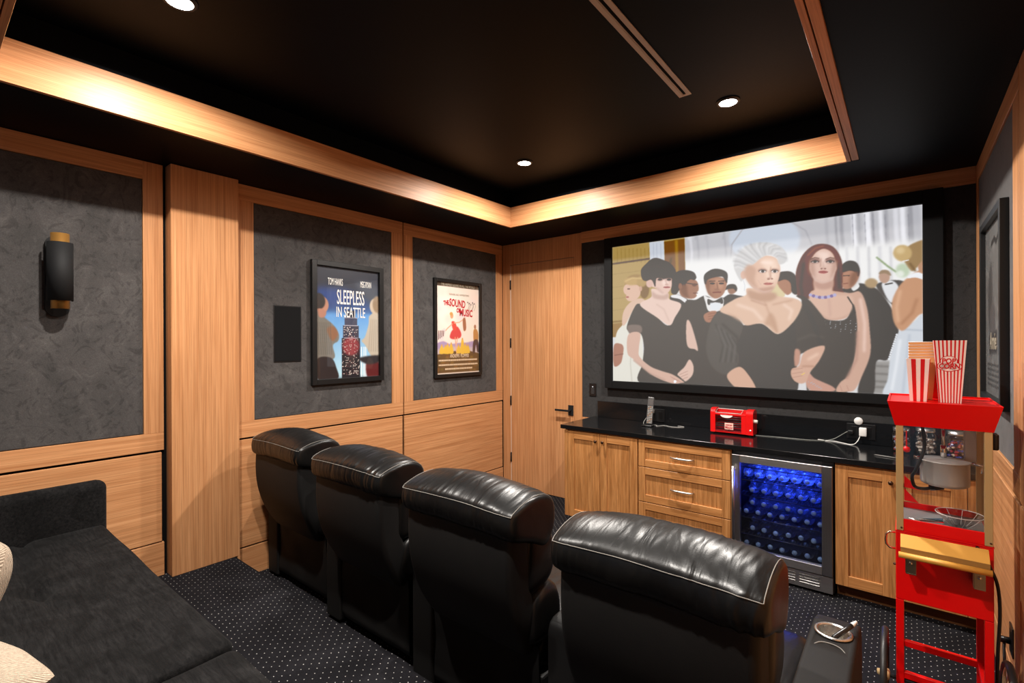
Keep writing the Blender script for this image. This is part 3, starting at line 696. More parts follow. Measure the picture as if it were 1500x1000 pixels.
(0,190,196,206,0.8,1,"1515 666 1515 667 1514 668 1513 668 1512 668 1511 667 1511 667 1511 666 1511 665 1511 664 1512 663 1513 663 1514 664 1515 665"),
(0,176,170,206,1,1,"1444 493 1443 498 1441 502 1437 503 1432 503 1428 501 1425 497 1424 492 1425 488 1428 484 1432 482 1437 482 1441 485 1443 489"),
(0,122,108,158,1,1,"1461 501 1460 505 1457 509 1453 511 1449 510 1445 508 1442 504 1441 499 1442 495 1445 491 1449 489 1454 490 1458 492 1460 496"),
(0,176,170,206,1,1,"1478 507 1477 512 1474 515 1470 517 1466 517 1462 514 1459 510 1458 506 1459 501 1462 498 1466 496 1470 496 1474 498 1477 502"),
(0,122,108,158,1,1,"1495 511 1494 516 1491 520 1487 521 1483 521 1479 519 1476 515 1475 510 1476 506 1479 502 1483 500 1487 501 1491 503 1494 507"),
(0,176,170,206,1,1,"1511 514 1510 518 1508 522 1504 524 1499 523 1495 521 1493 517 1492 512 1493 508 1495 504 1499 503 1504 503 1508 505 1510 509"),
(0,122,108,158,1,1,"1528 514 1527 518 1524 522 1520 523 1516 523 1512 521 1509 517 1508 512 1509 508 1512 504 1516 502 1520 503 1524 505 1527 509"),
(0,176,170,206,1,1,"1544 511 1543 516 1540 519 1537 521 1532 521 1528 518 1526 515 1525 510 1526 505 1528 502 1532 500 1537 500 1540 503 1543 506"),
(0,122,108,158,1,1,"1560 507 1559 512 1557 515 1553 517 1549 517 1545 514 1542 510 1541 506 1542 501 1545 498 1549 496 1553 496 1557 499 1559 502"),
(0,176,170,206,1,1,"1576 502 1576 507 1573 510 1569 512 1565 512 1561 509 1558 505 1557 501 1558 496 1561 493 1565 491 1569 491 1573 494 1576 497"),
(0,216,182,168,2,1,"1426 294 1441 233 1507 195 1559 229 1582 311 1570 357 1544 400 1502 414 1462 389 1435 344"),
(0,110,62,50,2,1,"1410 320 1404 247 1442 188 1492 172 1556 197 1596 268 1600 373 1576 310 1559 238 1507 198 1454 231 1429 295 1426 366"),
(1,150,92,72,3,4,"1420 231 1462 189 1507 181"),
(1,64,36,32,5,7,"1395 282 1378 426 1387 490"),
(1,64,36,32,4,6,"1585 302 1593 460"),
(0,188,150,136,6,1,"1429 286 1448 252 1460 325 1459 389 1432 344"),
(0,188,150,136,6,1,"1582 302 1562 282 1550 351 1544 400 1570 357"),
(0,236,210,198,8,1,"1469 219 1537 227 1532 265 1511 312 1492 260"),
(0,128,94,88,4,1,"1489 274 1486 281 1478 286 1466 287 1453 286 1442 282 1433 275 1431 268 1433 261 1442 257 1453 255 1466 256 1478 261 1486 267"),
(0,196,182,178,1,1,"1477 280 1475 283 1470 285 1464 286 1456 285 1449 283 1445 280 1443 276 1445 274 1449 272 1456 271 1464 272 1470 274 1475 277"),
(0,42,36,38,0.9,1,"1469 278 1468 282 1465 284 1462 285 1458 285 1454 283 1451 280 1451 276 1452 273 1454 270 1458 269 1462 270 1466 272 1468 275"),
(1,40,32,32,0.8,2.6,"1438 276 1460 268 1481 279"),
(1,92,62,54,1.2,2.4,"1435 258 1460 250 1483 258"),
(0,128,94,88,4,1,"1572 283 1569 290 1562 295 1550 296 1538 295 1527 291 1519 284 1516 277 1519 271 1527 266 1538 264 1550 266 1562 270 1569 276"),
(0,196,182,178,1,1,"1560 289 1559 292 1554 294 1548 295 1541 294 1534 292 1529 289 1528 286 1529 283 1534 281 1541 280 1548 281 1554 283 1559 286"),
(0,42,36,38,0.9,1,"1553 287 1552 291 1550 293 1546 294 1542 294 1539 292 1536 289 1535 285 1536 282 1539 280 1542 279 1546 279 1550 281 1552 284"),
(1,40,32,32,0.8,2.6,"1523 285 1544 277 1565 288"),
(1,92,62,54,1.2,2.4,"1520 267 1544 259 1566 267"),
(1,206,172,160,3,4,"1505 285 1508 322"),
(0,202,164,152,2,1,"1520 327 1519 330 1515 332 1508 333 1502 332 1496 330 1492 327 1490 324 1492 321 1496 319 1502 318 1509 319 1515 321 1519 324"),
(0,172,92,92,1.2,1,"1531 351 1528 355 1521 358 1511 359 1499 358 1489 355 1482 351 1479 346 1482 342 1489 340 1499 339 1511 340 1521 343 1528 347"),
(1,112,54,56,0.8,1.8,"1481 346 1531 351"),
(1,184,144,130,2.5,3,"1493 261 1490 313"),
(0,140,100,90,1,1,"1502 327 1502 329 1500 330 1497 331 1495 331 1492 330 1491 328 1490 326 1491 324 1492 323 1495 322 1497 322 1500 323 1502 325"),
(0,140,100,90,1,1,"1522 329 1521 331 1519 332 1517 333 1514 333 1512 332 1510 330 1510 328 1510 326 1512 325 1514 324 1517 324 1519 325 1521 327"),
(0,208,176,164,3,1,"1441 359 1469 390 1502 410 1544 396 1568 356 1556 404 1502 421 1459 400"),
(1,186,142,128,1.3,2,"1593 1077 1604 1113"),
(1,186,142,128,1.3,2,"1629 1075 1640 1111"),
(0,196,150,134,2,1,"1423 1005 1458 1039 1556 1088 1556 1116 1435 1123 1404 1060"),
(0,170,176,186,0.8,1,"1422 1062 1422 1064 1421 1064 1420 1065 1419 1065 1418 1065 1418 1064 1417 1063 1418 1062 1418 1061 1419 1060 1420 1060 1421 1061 1422 1061"),
(0,170,176,186,0.8,1,"1467 1091 1466 1092 1466 1093 1465 1093 1464 1093 1463 1093 1462 1092 1462 1091 1462 1090 1463 1089 1464 1089 1465 1089 1466 1089 1466 1090"),
(0,170,176,186,0.8,1,"1434 1069 1434 1070 1434 1071 1433 1071 1432 1072 1431 1071 1430 1070 1430 1069 1430 1068 1431 1067 1432 1067 1433 1067 1434 1067 1434 1068"),
(0,170,176,186,0.8,1,"1479 1097 1479 1098 1478 1099 1477 1100 1476 1100 1475 1099 1474 1098 1474 1097 1474 1096 1475 1096 1476 1095 1477 1095 1478 1095 1479 1096"),
(0,170,176,186,0.8,1,"1447 1076 1447 1077 1446 1078 1445 1078 1444 1078 1443 1078 1442 1077 1442 1076 1442 1075 1443 1074 1444 1074 1445 1074 1446 1074 1447 1075"),
(0,170,176,186,0.8,1,"1491 1104 1491 1105 1490 1106 1489 1106 1488 1106 1487 1106 1487 1105 1486 1104 1487 1103 1487 1102 1488 1102 1489 1102 1490 1102 1491 1103"),
(0,170,176,186,0.8,1,"1459 1082 1459 1083 1458 1084 1457 1085 1456 1085 1455 1084 1455 1083 1454 1082 1455 1081 1455 1081 1456 1080 1457 1080 1458 1080 1459 1081"),
(0,170,176,186,0.8,1,"1427 1114 1426 1115 1426 1116 1425 1117 1424 1117 1423 1116 1422 1116 1422 1115 1422 1114 1423 1113 1424 1112 1425 1112 1426 1113 1426 1113"),
(0,170,176,186,0.8,1,"1471 1089 1471 1090 1470 1091 1469 1091 1468 1091 1467 1091 1467 1090 1467 1089 1467 1088 1468 1087 1468 1087 1469 1087 1470 1087 1471 1088"),
(0,170,176,186,0.8,1,"1439 1067 1439 1068 1438 1069 1437 1069 1436 1070 1435 1069 1435 1068 1434 1067 1435 1066 1435 1065 1436 1065 1437 1065 1438 1065 1439 1066"),
(0,170,176,186,0.8,1,"1483 1095 1483 1096 1482 1097 1482 1098 1481 1098 1480 1097 1479 1096 1479 1095 1479 1094 1480 1094 1481 1093 1482 1093 1483 1093 1483 1094"),
(0,170,176,186,0.8,1,"1451 1074 1451 1075 1450 1076 1450 1076 1449 1076 1448 1076 1447 1075 1447 1074 1447 1073 1448 1072 1449 1072 1450 1071 1451 1072 1451 1073"),
(0,170,176,186,0.8,1,"1495 1102 1495 1103 1495 1104 1494 1104 1493 1104 1492 1104 1491 1103 1491 1102 1491 1101 1492 1100 1493 1100 1494 1100 1495 1100 1495 1101"),
(0,170,176,186,0.8,1,"1464 1080 1463 1081 1463 1082 1462 1083 1461 1083 1460 1082 1459 1081 1459 1080 1459 1079 1460 1079 1461 1078 1462 1078 1463 1078 1463 1079"),
(0,170,176,186,0.8,1,"1431 1112 1431 1113 1430 1114 1429 1115 1428 1115 1427 1114 1427 1114 1427 1113 1427 1112 1427 1111 1428 1110 1429 1110 1430 1111 1431 1111"),
(0,170,176,186,0.8,1,"1476 1087 1476 1088 1475 1089 1474 1089 1473 1089 1472 1089 1471 1088 1471 1087 1471 1086 1472 1085 1473 1085 1474 1085 1475 1085 1476 1086"),
(0,170,176,186,0.8,1,"1444 1065 1443 1066 1443 1067 1442 1067 1441 1067 1440 1067 1439 1066 1439 1065 1439 1064 1440 1063 1441 1063 1442 1063 1443 1063 1443 1064"),
(0,170,176,186,0.8,1,"1488 1093 1488 1094 1487 1095 1486 1096 1485 1096 1484 1095 1484 1094 1483 1093 1484 1092 1484 1092 1485 1091 1486 1091 1487 1091 1488 1092"),
(0,170,176,186,0.8,1,"1456 1072 1456 1073 1455 1074 1454 1074 1453 1074 1452 1074 1452 1073 1451 1072 1452 1071 1452 1070 1453 1070 1454 1069 1455 1070 1456 1071"),
(0,170,176,186,0.8,1,"1423 1104 1423 1105 1423 1106 1422 1106 1421 1106 1420 1106 1419 1105 1419 1104 1419 1103 1420 1102 1421 1102 1422 1102 1423 1102 1423 1103"),
(0,70,68,66,2,1,"871 570 982 630 1037 686 1142 673 1241 747 1326 671 1383 535 1351 493 1406 504 1475 593 1520 684 1520 825 1420 861 1354 916 1344 1139 1088 1132 1008 990 906 1039 801 986 757 845 793 663"),
(0,50,48,47,3,1,"1028 682 1146 677 1241 754 1329 671 1345 825 1333 935 1337 1140 1092 1131 1014 992 993 825"),
(0,82,80,78,4,1,"871 570 982 630 1022 699 982 825 992 942 906 1035 807 978 764 845 797 663"),
(1,56,56,56,4,2.5,"832 664 885 825 861 945"),
(1,100,100,100,4,2.5,"851 681 902 825 880 944"),
(1,56,56,56,4,2.5,"870 697 919 825 899 944"),
(1,100,100,100,4,2.5,"889 714 935 825 918 944"),
(1,56,56,56,4,2.5,"908 730 952 825 937 943"),
(1,100,100,100,4,2.5,"926 746 969 825 955 943"),
(1,56,56,56,4,2.5,"945 762 985 825 974 942"),
(1,92,90,88,6,4,"832 705 907 825 1000 903"),
(1,48,46,46,6,4,"880 666 982 766 1008 942"),
(1,50,48,48,6,5,"1390 535 1452 682 1490 807"),
(1,90,88,86,6,4,"1358 788 1436 753 1505 772"),
(1,52,50,50,3,4,"1028 689 1142 685 1241 754 1329 678"),
(0,218,184,162,2.5,1,"1052 420 1041 467 965 492 863 570 992 630 1040 682 1146 673 1241 745 1336 664 1384 557 1346 511 1232 485 1188 449"),
(0,196,162,144,6,1,"1056 439 1126 467 1188 460 1220 492 1143 502 1073 489"),
(0,188,150,128,7,1,"1056 435 1143 464 1220 462 1237 493 1194 520 1126 517 1070 494"),
(0,196,158,134,6,1,"1194 599 1228 647 1241 736 1224 724 1187 686 1160 677"),
(0,200,164,142,5,1,"908 587 982 620 1030 670 993 646"),
(1,182,142,120,4,4,"1077 506 1170 546"),
(1,188,148,126,5,4,"1211 544 1327 521"),
(1,190,150,128,5,4,"1160 522 1194 618 1237 732"),
(1,240,214,198,7,7,"983 532 1090 576 1143 645"),
(1,238,212,196,6,6,"1278 547 1327 587 1310 650"),
(1,204,168,150,4,4,"1082 499 1160 541"),
(0,208,168,146,2,1,"910 1039 992 975 1053 1027 1102 1127 1017 1126 962 1119"),
(0,206,166,146,2,1,"1399 865 1509 825 1485 914 1429 1001 1407 1060 1376 1076 1338 1059 1318 1018 1325 979 1367 956"),
(1,180,138,122,1.4,2,"1325 986 1386 974"),
(1,180,138,122,1.4,2,"1325 1012 1386 999"),
(1,180,138,122,1.4,2,"1325 1038 1385 1024"),
(1,232,200,180,6,7,"1420 915 1474 878"),
(1,178,136,116,4,5,"1386 961 1451 959"),
(1,228,196,110,1,3,"1382 1017 1398 1006"),
(0,188,142,124,3,1,"1342 852 1373 861 1367 943 1341 957"),
(0,222,186,166,2,1,"1024 305 1049 236 1144 203 1226 223 1256 286 1252 356 1232 411 1198 449 1150 457 1091 423 1049 365"),
(0,206,205,205,2.5,1,"962 260 977 189 1030 131 1101 110 1188 117 1256 149 1296 207 1289 262 1249 271 1236 224 1187 200 1144 214 1092 254 1056 270 1045 319 1013 368 991 341 973 300"),
(1,226,226,228,4,5,"1045 288 990 259 971 266"),
(1,190,190,192,4,5,"1052 281 990 248 964 250"),
(1,214,214,216,4,5,"1059 274 992 237 960 234"),
(1,180,180,182,4,5,"1066 267 995 226 958 218"),
(1,206,206,208,4,5,"1073 261 999 215 960 203"),
(1,226,226,228,4,5,"1080 254 1004 204 963 188"),
(1,190,190,192,4,5,"1087 248 1011 194 970 173"),
(1,214,214,216,4,5,"1094 242 1019 184 978 160"),
(1,180,180,182,4,5,"1100 236 1028 175 990 148"),
(1,206,206,208,4,5,"1107 231 1038 167 1003 137"),
(1,226,226,228,4,5,"1114 225 1049 160 1018 128"),
(1,190,190,192,4,5,"1121 220 1060 153 1035 121"),
(1,214,214,216,4,5,"1128 216 1073 148 1053 115"),
(1,180,180,182,4,5,"1134 212 1086 144 1072 111"),
(1,206,206,208,4,5,"1141 208 1099 141 1092 109"),
(1,226,226,228,4,5,"1148 204 1113 139 1113 109"),
(1,190,190,192,4,5,"1154 202 1127 139 1133 110"),
(1,214,214,216,4,5,"1161 199 1140 139 1154 114"),
(1,180,180,182,4,5,"1168 197 1154 141 1174 119"),
(1,206,206,208,4,5,"1174 195 1167 143 1193 126"),
(1,226,226,228,4,5,"1181 194 1179 147 1211 134"),
(1,190,190,192,4,5,"1187 194 1191 152 1229 144"),
(1,214,214,216,4,5,"1194 194 1202 157 1244 155"),
(1,180,180,182,4,5,"1201 194 1213 164 1258 168"),
(1,206,206,208,4,5,"1207 199 1222 173 1270 181"),
(1,226,226,228,4,5,"1214 204 1231 182 1280 195"),
(1,190,190,192,4,5,"1220 209 1238 192 1288 209"),
(1,214,214,216,4,5,"1226 214 1244 202 1294 224"),
(1,180,180,182,4,5,"1233 220 1249 213 1297 239"),
(1,206,206,208,4,5,"1239 225 1253 223 1299 254"),
(0,216,180,164,2,1,"1042 326 1040 339 1035 348 1028 353 1020 353 1012 346 1007 336 1006 323 1007 310 1013 301 1020 296 1028 297 1035 303 1040 314"),
(1,214,216,222,1.2,3,"1024 363 1034 399 1030 438"),
(0,198,160,140,7,1,"1027 306 1056 256 1106 290 1098 366 1119 425 1091 419 1052 370"),
(0,238,210,192,9,1,"1144 227 1221 236 1242 289 1229 377 1181 377 1161 295"),
(0,190,150,132,5,1,"1119 429 1161 424 1220 421 1198 453 1150 461"),
(0,168,132,120,3,1,"1177 308 1174 315 1166 319 1154 321 1141 320 1129 316 1121 310 1118 303 1121 296 1129 292 1141 290 1154 291 1166 295 1174 301"),
(0,226,216,212,1,1,"1168 313 1166 317 1160 319 1152 320 1143 319 1134 317 1129 313 1127 309 1129 306 1134 303 1143 302 1152 303 1160 306 1166 309"),
(0,48,46,54,0.9,1,"1159 311 1158 315 1156 318 1151 320 1147 319 1143 317 1140 314 1139 309 1140 305 1143 302 1147 301 1151 301 1156 304 1158 307"),
(1,58,46,44,0.8,2.2,"1125 307 1139 299 1156 301 1170 309"),
(0,168,132,120,3,1,"1251 315 1248 322 1240 326 1229 328 1216 327 1204 323 1196 317 1194 310 1196 304 1204 299 1216 297 1229 299 1240 303 1248 309"),
(0,226,216,212,1,1,"1242 320 1240 324 1235 326 1227 327 1218 326 1210 324 1204 320 1202 316 1204 313 1210 310 1218 310 1227 310 1235 313 1240 316"),
(0,48,46,54,0.9,1,"1234 318 1233 322 1230 325 1226 327 1222 326 1218 324 1215 321 1214 317 1215 313 1218 310 1222 308 1226 309 1230 311 1233 314"),
(1,58,46,44,0.8,2.2,"1200 314 1214 306 1231 308 1244 317"),
(1,204,168,152,3,4,"1188 313 1198 359"),
(0,200,162,148,2,1,"1209 364 1207 367 1202 369 1195 370 1188 369 1181 367 1176 364 1175 361 1176 358 1181 356 1188 355 1195 355 1202 357 1207 360"),
(0,182,108,102,1.3,1,"1210 401 1207 405 1200 407 1189 408 1177 407 1166 405 1158 401 1156 397 1158 394 1166 391 1177 391 1189 392 1200 394 1207 398"),
(1,138,78,76,0.8,1.5,"1154 397 1214 398"),
(1,194,154,134,2.5,3,"1199 284 1198 352"),
(0,150,110,94,1.2,1,"1193 368 1192 370 1190 372 1187 372 1183 372 1180 371 1177 369 1176 367 1177 365 1180 363 1183 363 1187 363 1190 364 1193 366"),
(0,150,110,94,1.2,1,"1214 368 1213 370 1211 371 1208 372 1205 372 1203 371 1201 369 1200 367 1201 365 1203 363 1205 363 1208 363 1211 364 1213 366"),
(0,206,172,156,3,1,"1056 372 1091 423 1150 457 1198 449 1232 411 1212 435 1154 446 1098 412"),
(1,208,174,158,2.5,2.5,"1119 368 1137 403"),
(1,248,226,214,6,7,"1144 248 1204 258")]

CW, CH = 640, 360
cv = Canvas(CW, CH, (214, 214, 216)); kx = CW/2000; ky = CH/1120
for (k, r, g, b_, bl, sp, pts) in ART:
    p = [float(t) for t in pts.split()]; P = [(p[i]*kx, p[i+1]*ky) for i in range(0, len(p), 2)]
    if k == 0: cv.poly(P, (r, g, b_), bl*.42, bool(sp))
    else: cv.line(P, (r, g, b_), max(.45, sp*.3), bl*.42)
SCREEN_WASH = .055
art = np.clip(lin(cv.a)-SCREEN_WASH, .0008, None)
scr = thing('projection_screen', 'wide black framed cinema screen showing a film party scene', 'screen', (-1.03, 4.2, 1.24))
SX0, SX1, SZ0, SZ1 = -2.155, .092, 1.238, 2.499
picture_mesh('screen_surface', art, (SX0, 4.2, SZ0), (1, 0, 0), (0, 0, 1), SX1-SX0, SZ1-SZ0, print_mat('lit_screen_picture', 1.0, .9, 0, .07), scr)
SFM = plain('black_velvet_frame', srgb(11, 11, 12), .7, 0, .2)
fw = B()
fo = (-2.232, .196, 1.168, 2.588)
obj('frame_bar', B().box(fo[0], SX0-.001, 4.176, 4.23, fo[2], fo[3], .004), SFM, scr); obj('frame_bar', B().box(SX1+.001, fo[1], 4.176, 4.23, fo[2], fo[3], .004), SFM, scr)
obj('frame_bar', B().box(SX0-.001, SX1+.001, 4.176, 4.23, SZ1+.001, fo[3], .004), SFM, scr); obj('frame_bar', B().box(SX0-.001, SX1+.001, 4.176, 4.23, fo[2], SZ0-.001, .004), SFM, scr)
obj('backing_board', B().box(SX0, SX1, 4.203, 4.229, SZ0, SZ1), BLACK, scr)

# ================================================================== POSTERS
def poster_frame(t, face, o, xd, w, h, depth, fwid, nrm):
    """o = lower corner of the outer frame on the wall, xd along the wall, nrm out of it"""
    xd = Vector(xd); n = Vector(nrm); z = Vector((0, 0, 1)); o = Vector(o)
    def bar(a0, a1, b0, b1):
        b = bmesh.new(); vs = []
        for c_ in (0, depth):
            for (a, bb) in ((a0, b0), (a1, b0), (a1, b1), (a0, b1)): vs.append(b.verts.new(o+xd*a+z*bb+n*c_))
        for f in ((0,1,2,3),(4,5,6,7),(0,1,5,4),(1,2,6,5),(2,3,7,6),(3,0,4,7)): b.faces.new([vs[i] for i in f])
        bmesh.ops.bevel(b, geom=b.edges[:], offset=.002, segments=1, affect='EDGES')
        obj('frame_bar', B().bm(b), face, t)
    bar(0, fwid, 0, h); bar(w-fwid, w, 0, h); bar(fwid, w-fwid, 0, fwid); bar(fwid, w-fwid, h-fwid, h)
PFR = plain('black_poster_frame', srgb(22, 22, 22), .35, 0, .4)
PRINT = print_mat('glazed_poster_print', 0, .45, .9)
# -- first poster: night tower
po = thing('framed_poster', 'black framed film poster with a dark tower on blue, hung beside the flush speaker', 'poster', (-3.545, 2.26, 1.287))
PX = -3.544
poster_frame(po, PFR, (PX, 1.94, 1.283), (0, 1, 0), .655, .965, .034, .04, (1, 0, 0))
pw, ph = 200, 310; a = Canvas(pw, ph, (24, 28, 44)); U = lambda *q: [(x*pw, y*ph) for x, y in q]
a.poly(U((0,.22),(1,.22),(1,.42),(0,.42)), (22,26,46), 8, False, (58,112,186)); a.poly(U((0,.4),(1,.4),(1,1),(0,1)), (74,136,204), 5, False, (178,214,226)); a.poly(U((0,.2),(.5,.2),(.6,.3),(.2,.36),(0,.34)), (24,56,120), 9)
a.poly(U((.6,.12),(1,.14),(1,.34),(.8,.28)), (60,66,78), 8)
for x0,x1,y0,y1,c in ((.455,.6,.38,.46,(40,44,60)),(.43,.63,.45,.53,(54,58,80)),(.405,.655,.52,.64,(44,46,64)),(.385,.675,.635,1,(26,22,28))): a.poly(U((x0,y0),(x1,y0),(x1,y1),(x0,y1)), c, .8, False)
a.line(U((.525,.27),(.525,.4)), (44,48,60), 1.2); a.ell((.53*pw,.71*ph), (.135*pw,.085*ph), (138,52,58), 3)
rr = random.Random(4)
for x0,x1,y0,y1,n_ in ((.41,.65,.535,.63,60),(.39,.67,.65,.98,230)):
    for k in range(n_):
        x = x0+(x1-x0)*rr.randrange(24)/24; y = y0+(y1-y0)*rr.randrange(30)/30
        a.line(U((x,y),(x+.008,y)), (226,214,206) if rr.random()<.6 else (90,50,54), .8, .3)
for k in range(12): a.line(U((.41+.021*k,.64),(.41+.021*k,.79)), (96,34,40), .35, .3)
for y in (.45,.52,.635): a.line(U((.42,y),(.64,y)), (210,205,215), .7, .5)
for x in (.7,.74,.77): a.line(U((x,.72),(x,.99)), (226,232,236), 1.6, .6)
# two plain standing figures in coats
a.poly(U((0,.44),(.06,.42),(.16,.47),(.26,.52),(.34,.6),(.33,.66),(.25,.7),(.28,.8),(.2,.83),(0,.83)), (112,108,100), 1.2)
a.poly(U((.02,.82),(.22,.81),(.3,.9),(.32,1),(.04,1)), (36,26,26), 1.2); a.poly(U((.16,.56),(.26,.53),(.33,.6),(.24,.66)), (132,92,66), 2)
a.ell((.09*pw,.345*ph), (.1*pw,.075*ph), (176,126,104), 1.2); a.ell((.05*pw,.315*ph), (.09*pw,.07*ph), (40,32,30), 1.5); a.poly(U((.04,.38),(.15,.4),(.13,.45),(.05,.45)), (168,118,98), 1.2)
for k in range(7): a.line(U((.03+.03*k,.5),(.05+.03*k,.78)), (82,78,72), .8, 1.2)
a.poly(U((.84,.42),(1,.41),(1,.86),(.88,.82),(.76,.7),(.7,.66),(.76,.62),(.82,.5)), (178,168,152), 1.3); a.ell((.93*pw,.33*ph), (.09*pw,.075*ph), (186,170,150), 1.5); a.ell((.97*pw,.31*ph), (.08*pw,.08*ph), (140,120,96), 2)
for k in range(5): a.line(U((.86+.03*k,.46),(.82+.04*k,.76)), (146,136,122), 1, 1.4)
a.poly(U((.78,.86),(.9,.84),(1,.88),(1,1),(.8,1)), (86,20,22), 2); a.poly(U((.66,.82),(1,.8),(1,.86),(.8,.88)), (34,30,34), 2)
PY0, PY1, PZ0, PZ1 = 1.94+.038, 1.94+.655-.038, 1.283+.038, 1.283+.965-.038
picture_mesh('poster_print', lin(a.a), (PX+.012, PY0, PZ0), (0, 1, 0), (0, 0, 1), PY1-PY0, PZ1-PZ0, PRINT, po)
def ptxt(t, text, u, v, size, sx, mat, y0, y1, z0, z1, x, **k):
    M = frame_M((x, y0+(y1-y0)*u, z1-(z1-z0)*v), (0, 1, 0), (0, 0, 1)); return letters('lettering', text, size, mat, M, t, sx, **k)
q1 = (PY0, PY1, PZ0, PZ1, PX+.0135)
ptxt(po, 'TOM HANKS', .29, .135, .078, .29, TEXTW, *q1, bold=.0006); ptxt(po, 'MEG RYAN', .775, .135, .072, .30, TEXTW, *q1, bold=.0006)
ptxt(po, 'SLEEPLESS', .53, .272, .165, .355, TEXTW, *q1, bold=.001); ptxt(po, 'IN SEATTLE', .53, .405, .118, .445, TEXTW, *q1, bold=.0004)
# -- second poster: cream
p2 = thing('framed_poster', 'black framed cream film poster with a red skirted figure, hung nearest the door', 'poster', (-3.545, 3.5, 1.265))
P2Y, P2W, P2Z, P2H = 3.185, .672, 1.262, .972
poster_frame(p2, PFR, (PX, P2Y, P2Z), (0, 1, 0), P2W, P2H, .03, .034, (1, 0, 0))
a = Canvas(pw, ph, (226, 210, 198))
a.poly(U((0,0),(1,0),(1,.045),(0,.045)), (58,46,34), .5, False); a.ell((.3*pw,.3*ph), (60,70), (236,222,212), 20)
for k in range(26): a.ell((rr.random()*pw, (.06+.55*rr.random())*ph), (14, 10), (218+rr.random()*16, 200+rr.random()*16, 190+rr.random()*14), 7)
a.poly(U((0,.68),(.15,.64),(.3,.67),(.5,.66),(.7,.655),(.85,.64),(1,.66),(1,.8),(0,.8)), (158,138,174), 1.5); a.poly(U((0,.74),(.3,.7),(1,.72),(1,.8),(0,.8)), (184,168,170), 3)
a.poly(U((0,.785),(.4,.75),(.75,.75),(1,.78),(1,.985),(0,.985)), (92,68,40), 1.2, False)
for k in range(40): a.ell((rr.random()*pw, (.79+.18*rr.random())*ph), (8, 3), (104+rr.random()*20, 78+rr.random()*14, 44), 2)
a.poly(U((.42,.5),(.48,.48),(.56,.55),(.54,.6),(.4,.62),(.3,.6),(.34,.53)), (196,64,66), 1.2); a.poly(U((.34,.43),(.42,.43),(.46,.5),(.38,.52)), (204,70,62), 1); a.ell((.345*pw,.36*ph), (7,10), (206,150,112), .8); a.ell((.335*pw,.34*ph), (7,6), (196,150,84), .8)
a.line(U((.42,.6),(.45,.76)), (204,150,124), 2); a.line(U((.48,.6),(.44,.7),(.46,.79)), (210,160,134), 2); a.line(U((.4,.44),(.52,.43),(.6,.4)), (212,162,134), 1.8); a.line(U((.36,.45),(.25,.5),(.2,.53)), (208,156,128), 1.8)
a.poly(U((.05,.56),(.18,.5),(.2,.55),(.12,.64),(.04,.6)), (210,198,196), 1);
for k in range(4): a.line(U((.06+.035*k,.53+.0*k),(.05+.035*k,.62-.012*k)), (84,40,44), 1.5, .5)
a.poly(U((.6,.4),(.66,.38),(.68,.5),(.62,.52)), (150,98,70), 1)
for x, s_ in ((.59,.13),(.33,.08),(.12,.06),(.2,.055),(.25,.07),(.66,.07),(.72,.06),(.5,.06)): a.poly(U((x-.02,.755-s_),(x+.02,.755-s_),(x+.05,.77),(x-.05,.77)), (212,170,62), 1); a.ell((x*pw,(.745-s_)*ph), (3.2,4), (198,150,90), .7)
a.poly(U((.86,.52),(.93,.5),(.98,.55),(.97,.64),(.87,.65)), (176,124,70), 1); a.poly(U((.86,.64),(.97,.63),(1,.76),(.95,.76),(.92,.68),(.89,.77),(.84,.77)), (74,56,54), 1); a.ell((.9*pw,.475*ph), (5.5,8), (160,110,84), .8)
for k in range(8):
    x = .72+.2*rr.random(); a.line(U((x,.2),(x+.02,.24),(x-.02,.29)), (150,140,132), .7, .5)
for k in range(5): a.ell(((.72+.04*k)*pw,(.2+.012*(k%3))*ph), (2.2,2.4), (60,60,70), .5)
picture_mesh('poster_print', lin(a.a), (PX+.012, P2Y+.032, P2Z+.032), (0, 1, 0), (0, 0, 1), P2W-.064, P2H-.064, PRINT, p2)
q2 = (P2Y+.032, P2Y+P2W-.032, P2Z+.032, P2Z+P2H-.032, PX+.0135)
ptxt(p2, 'THE HAPPIEST SOUND IN ALL THE WORLD', .5, .024, .043, .57, TEXTG, *q2, bold=.0006)
def slant(text, u, v, size, sx, mat, ang, bold=.003):
    y0, y1, z0, z1, x = q2; c_, s_ = math.cos(ang), math.sin(ang)
    letters('lettering', text, size, mat, frame_M((x, y0+(y1-y0)*u, z1-(z1-z0)*v), (0, c_, s_), (0, -s_, c_)), p2, sx, bold=bold)
slant('THE', .22, .225, .062, .62, TEXTR, .12); slant('SOUND', .475, .225, .105, .62, TEXTR, -.06); slant('OF', .5, .3, .06, .7, TEXTR, -.05); slant('MUSIC', .68, .325, .1, .66, TEXTR, -.04)
ptxt(p2, "RODGERS AND HAMMERSTEIN'S", .52, .125, .026, .75, TEXTG, *q2)
ptxt(p2, 'ANDREWS  PLUMMER', .52, .805, .05, .55, plain('cream_print', srgb(206, 180, 150), .6), *q2, bold=.0008)
for v_, w_ in ((.85, .9), (.9, .9), (.945, .62)):
    bl = B(); x = .5-w_/2
    while x < .5+w_/2:
        l = rr.uniform(.012, .035); y0_ = q2[0]+(q2[1]-q2[0])*x; zc_ = q2[3]-(q2[3]-q2[2])*v_
        bl.box(PX+.0122, PX+.0135, y0_, y0_+l*.6*.75, zc_-.008, zc_+.008); x += l
    o_ = obj('credit_line', bl, plain('cream_print', srgb(206, 180, 150), .6), p2); o_['kind'] = 'stuff'
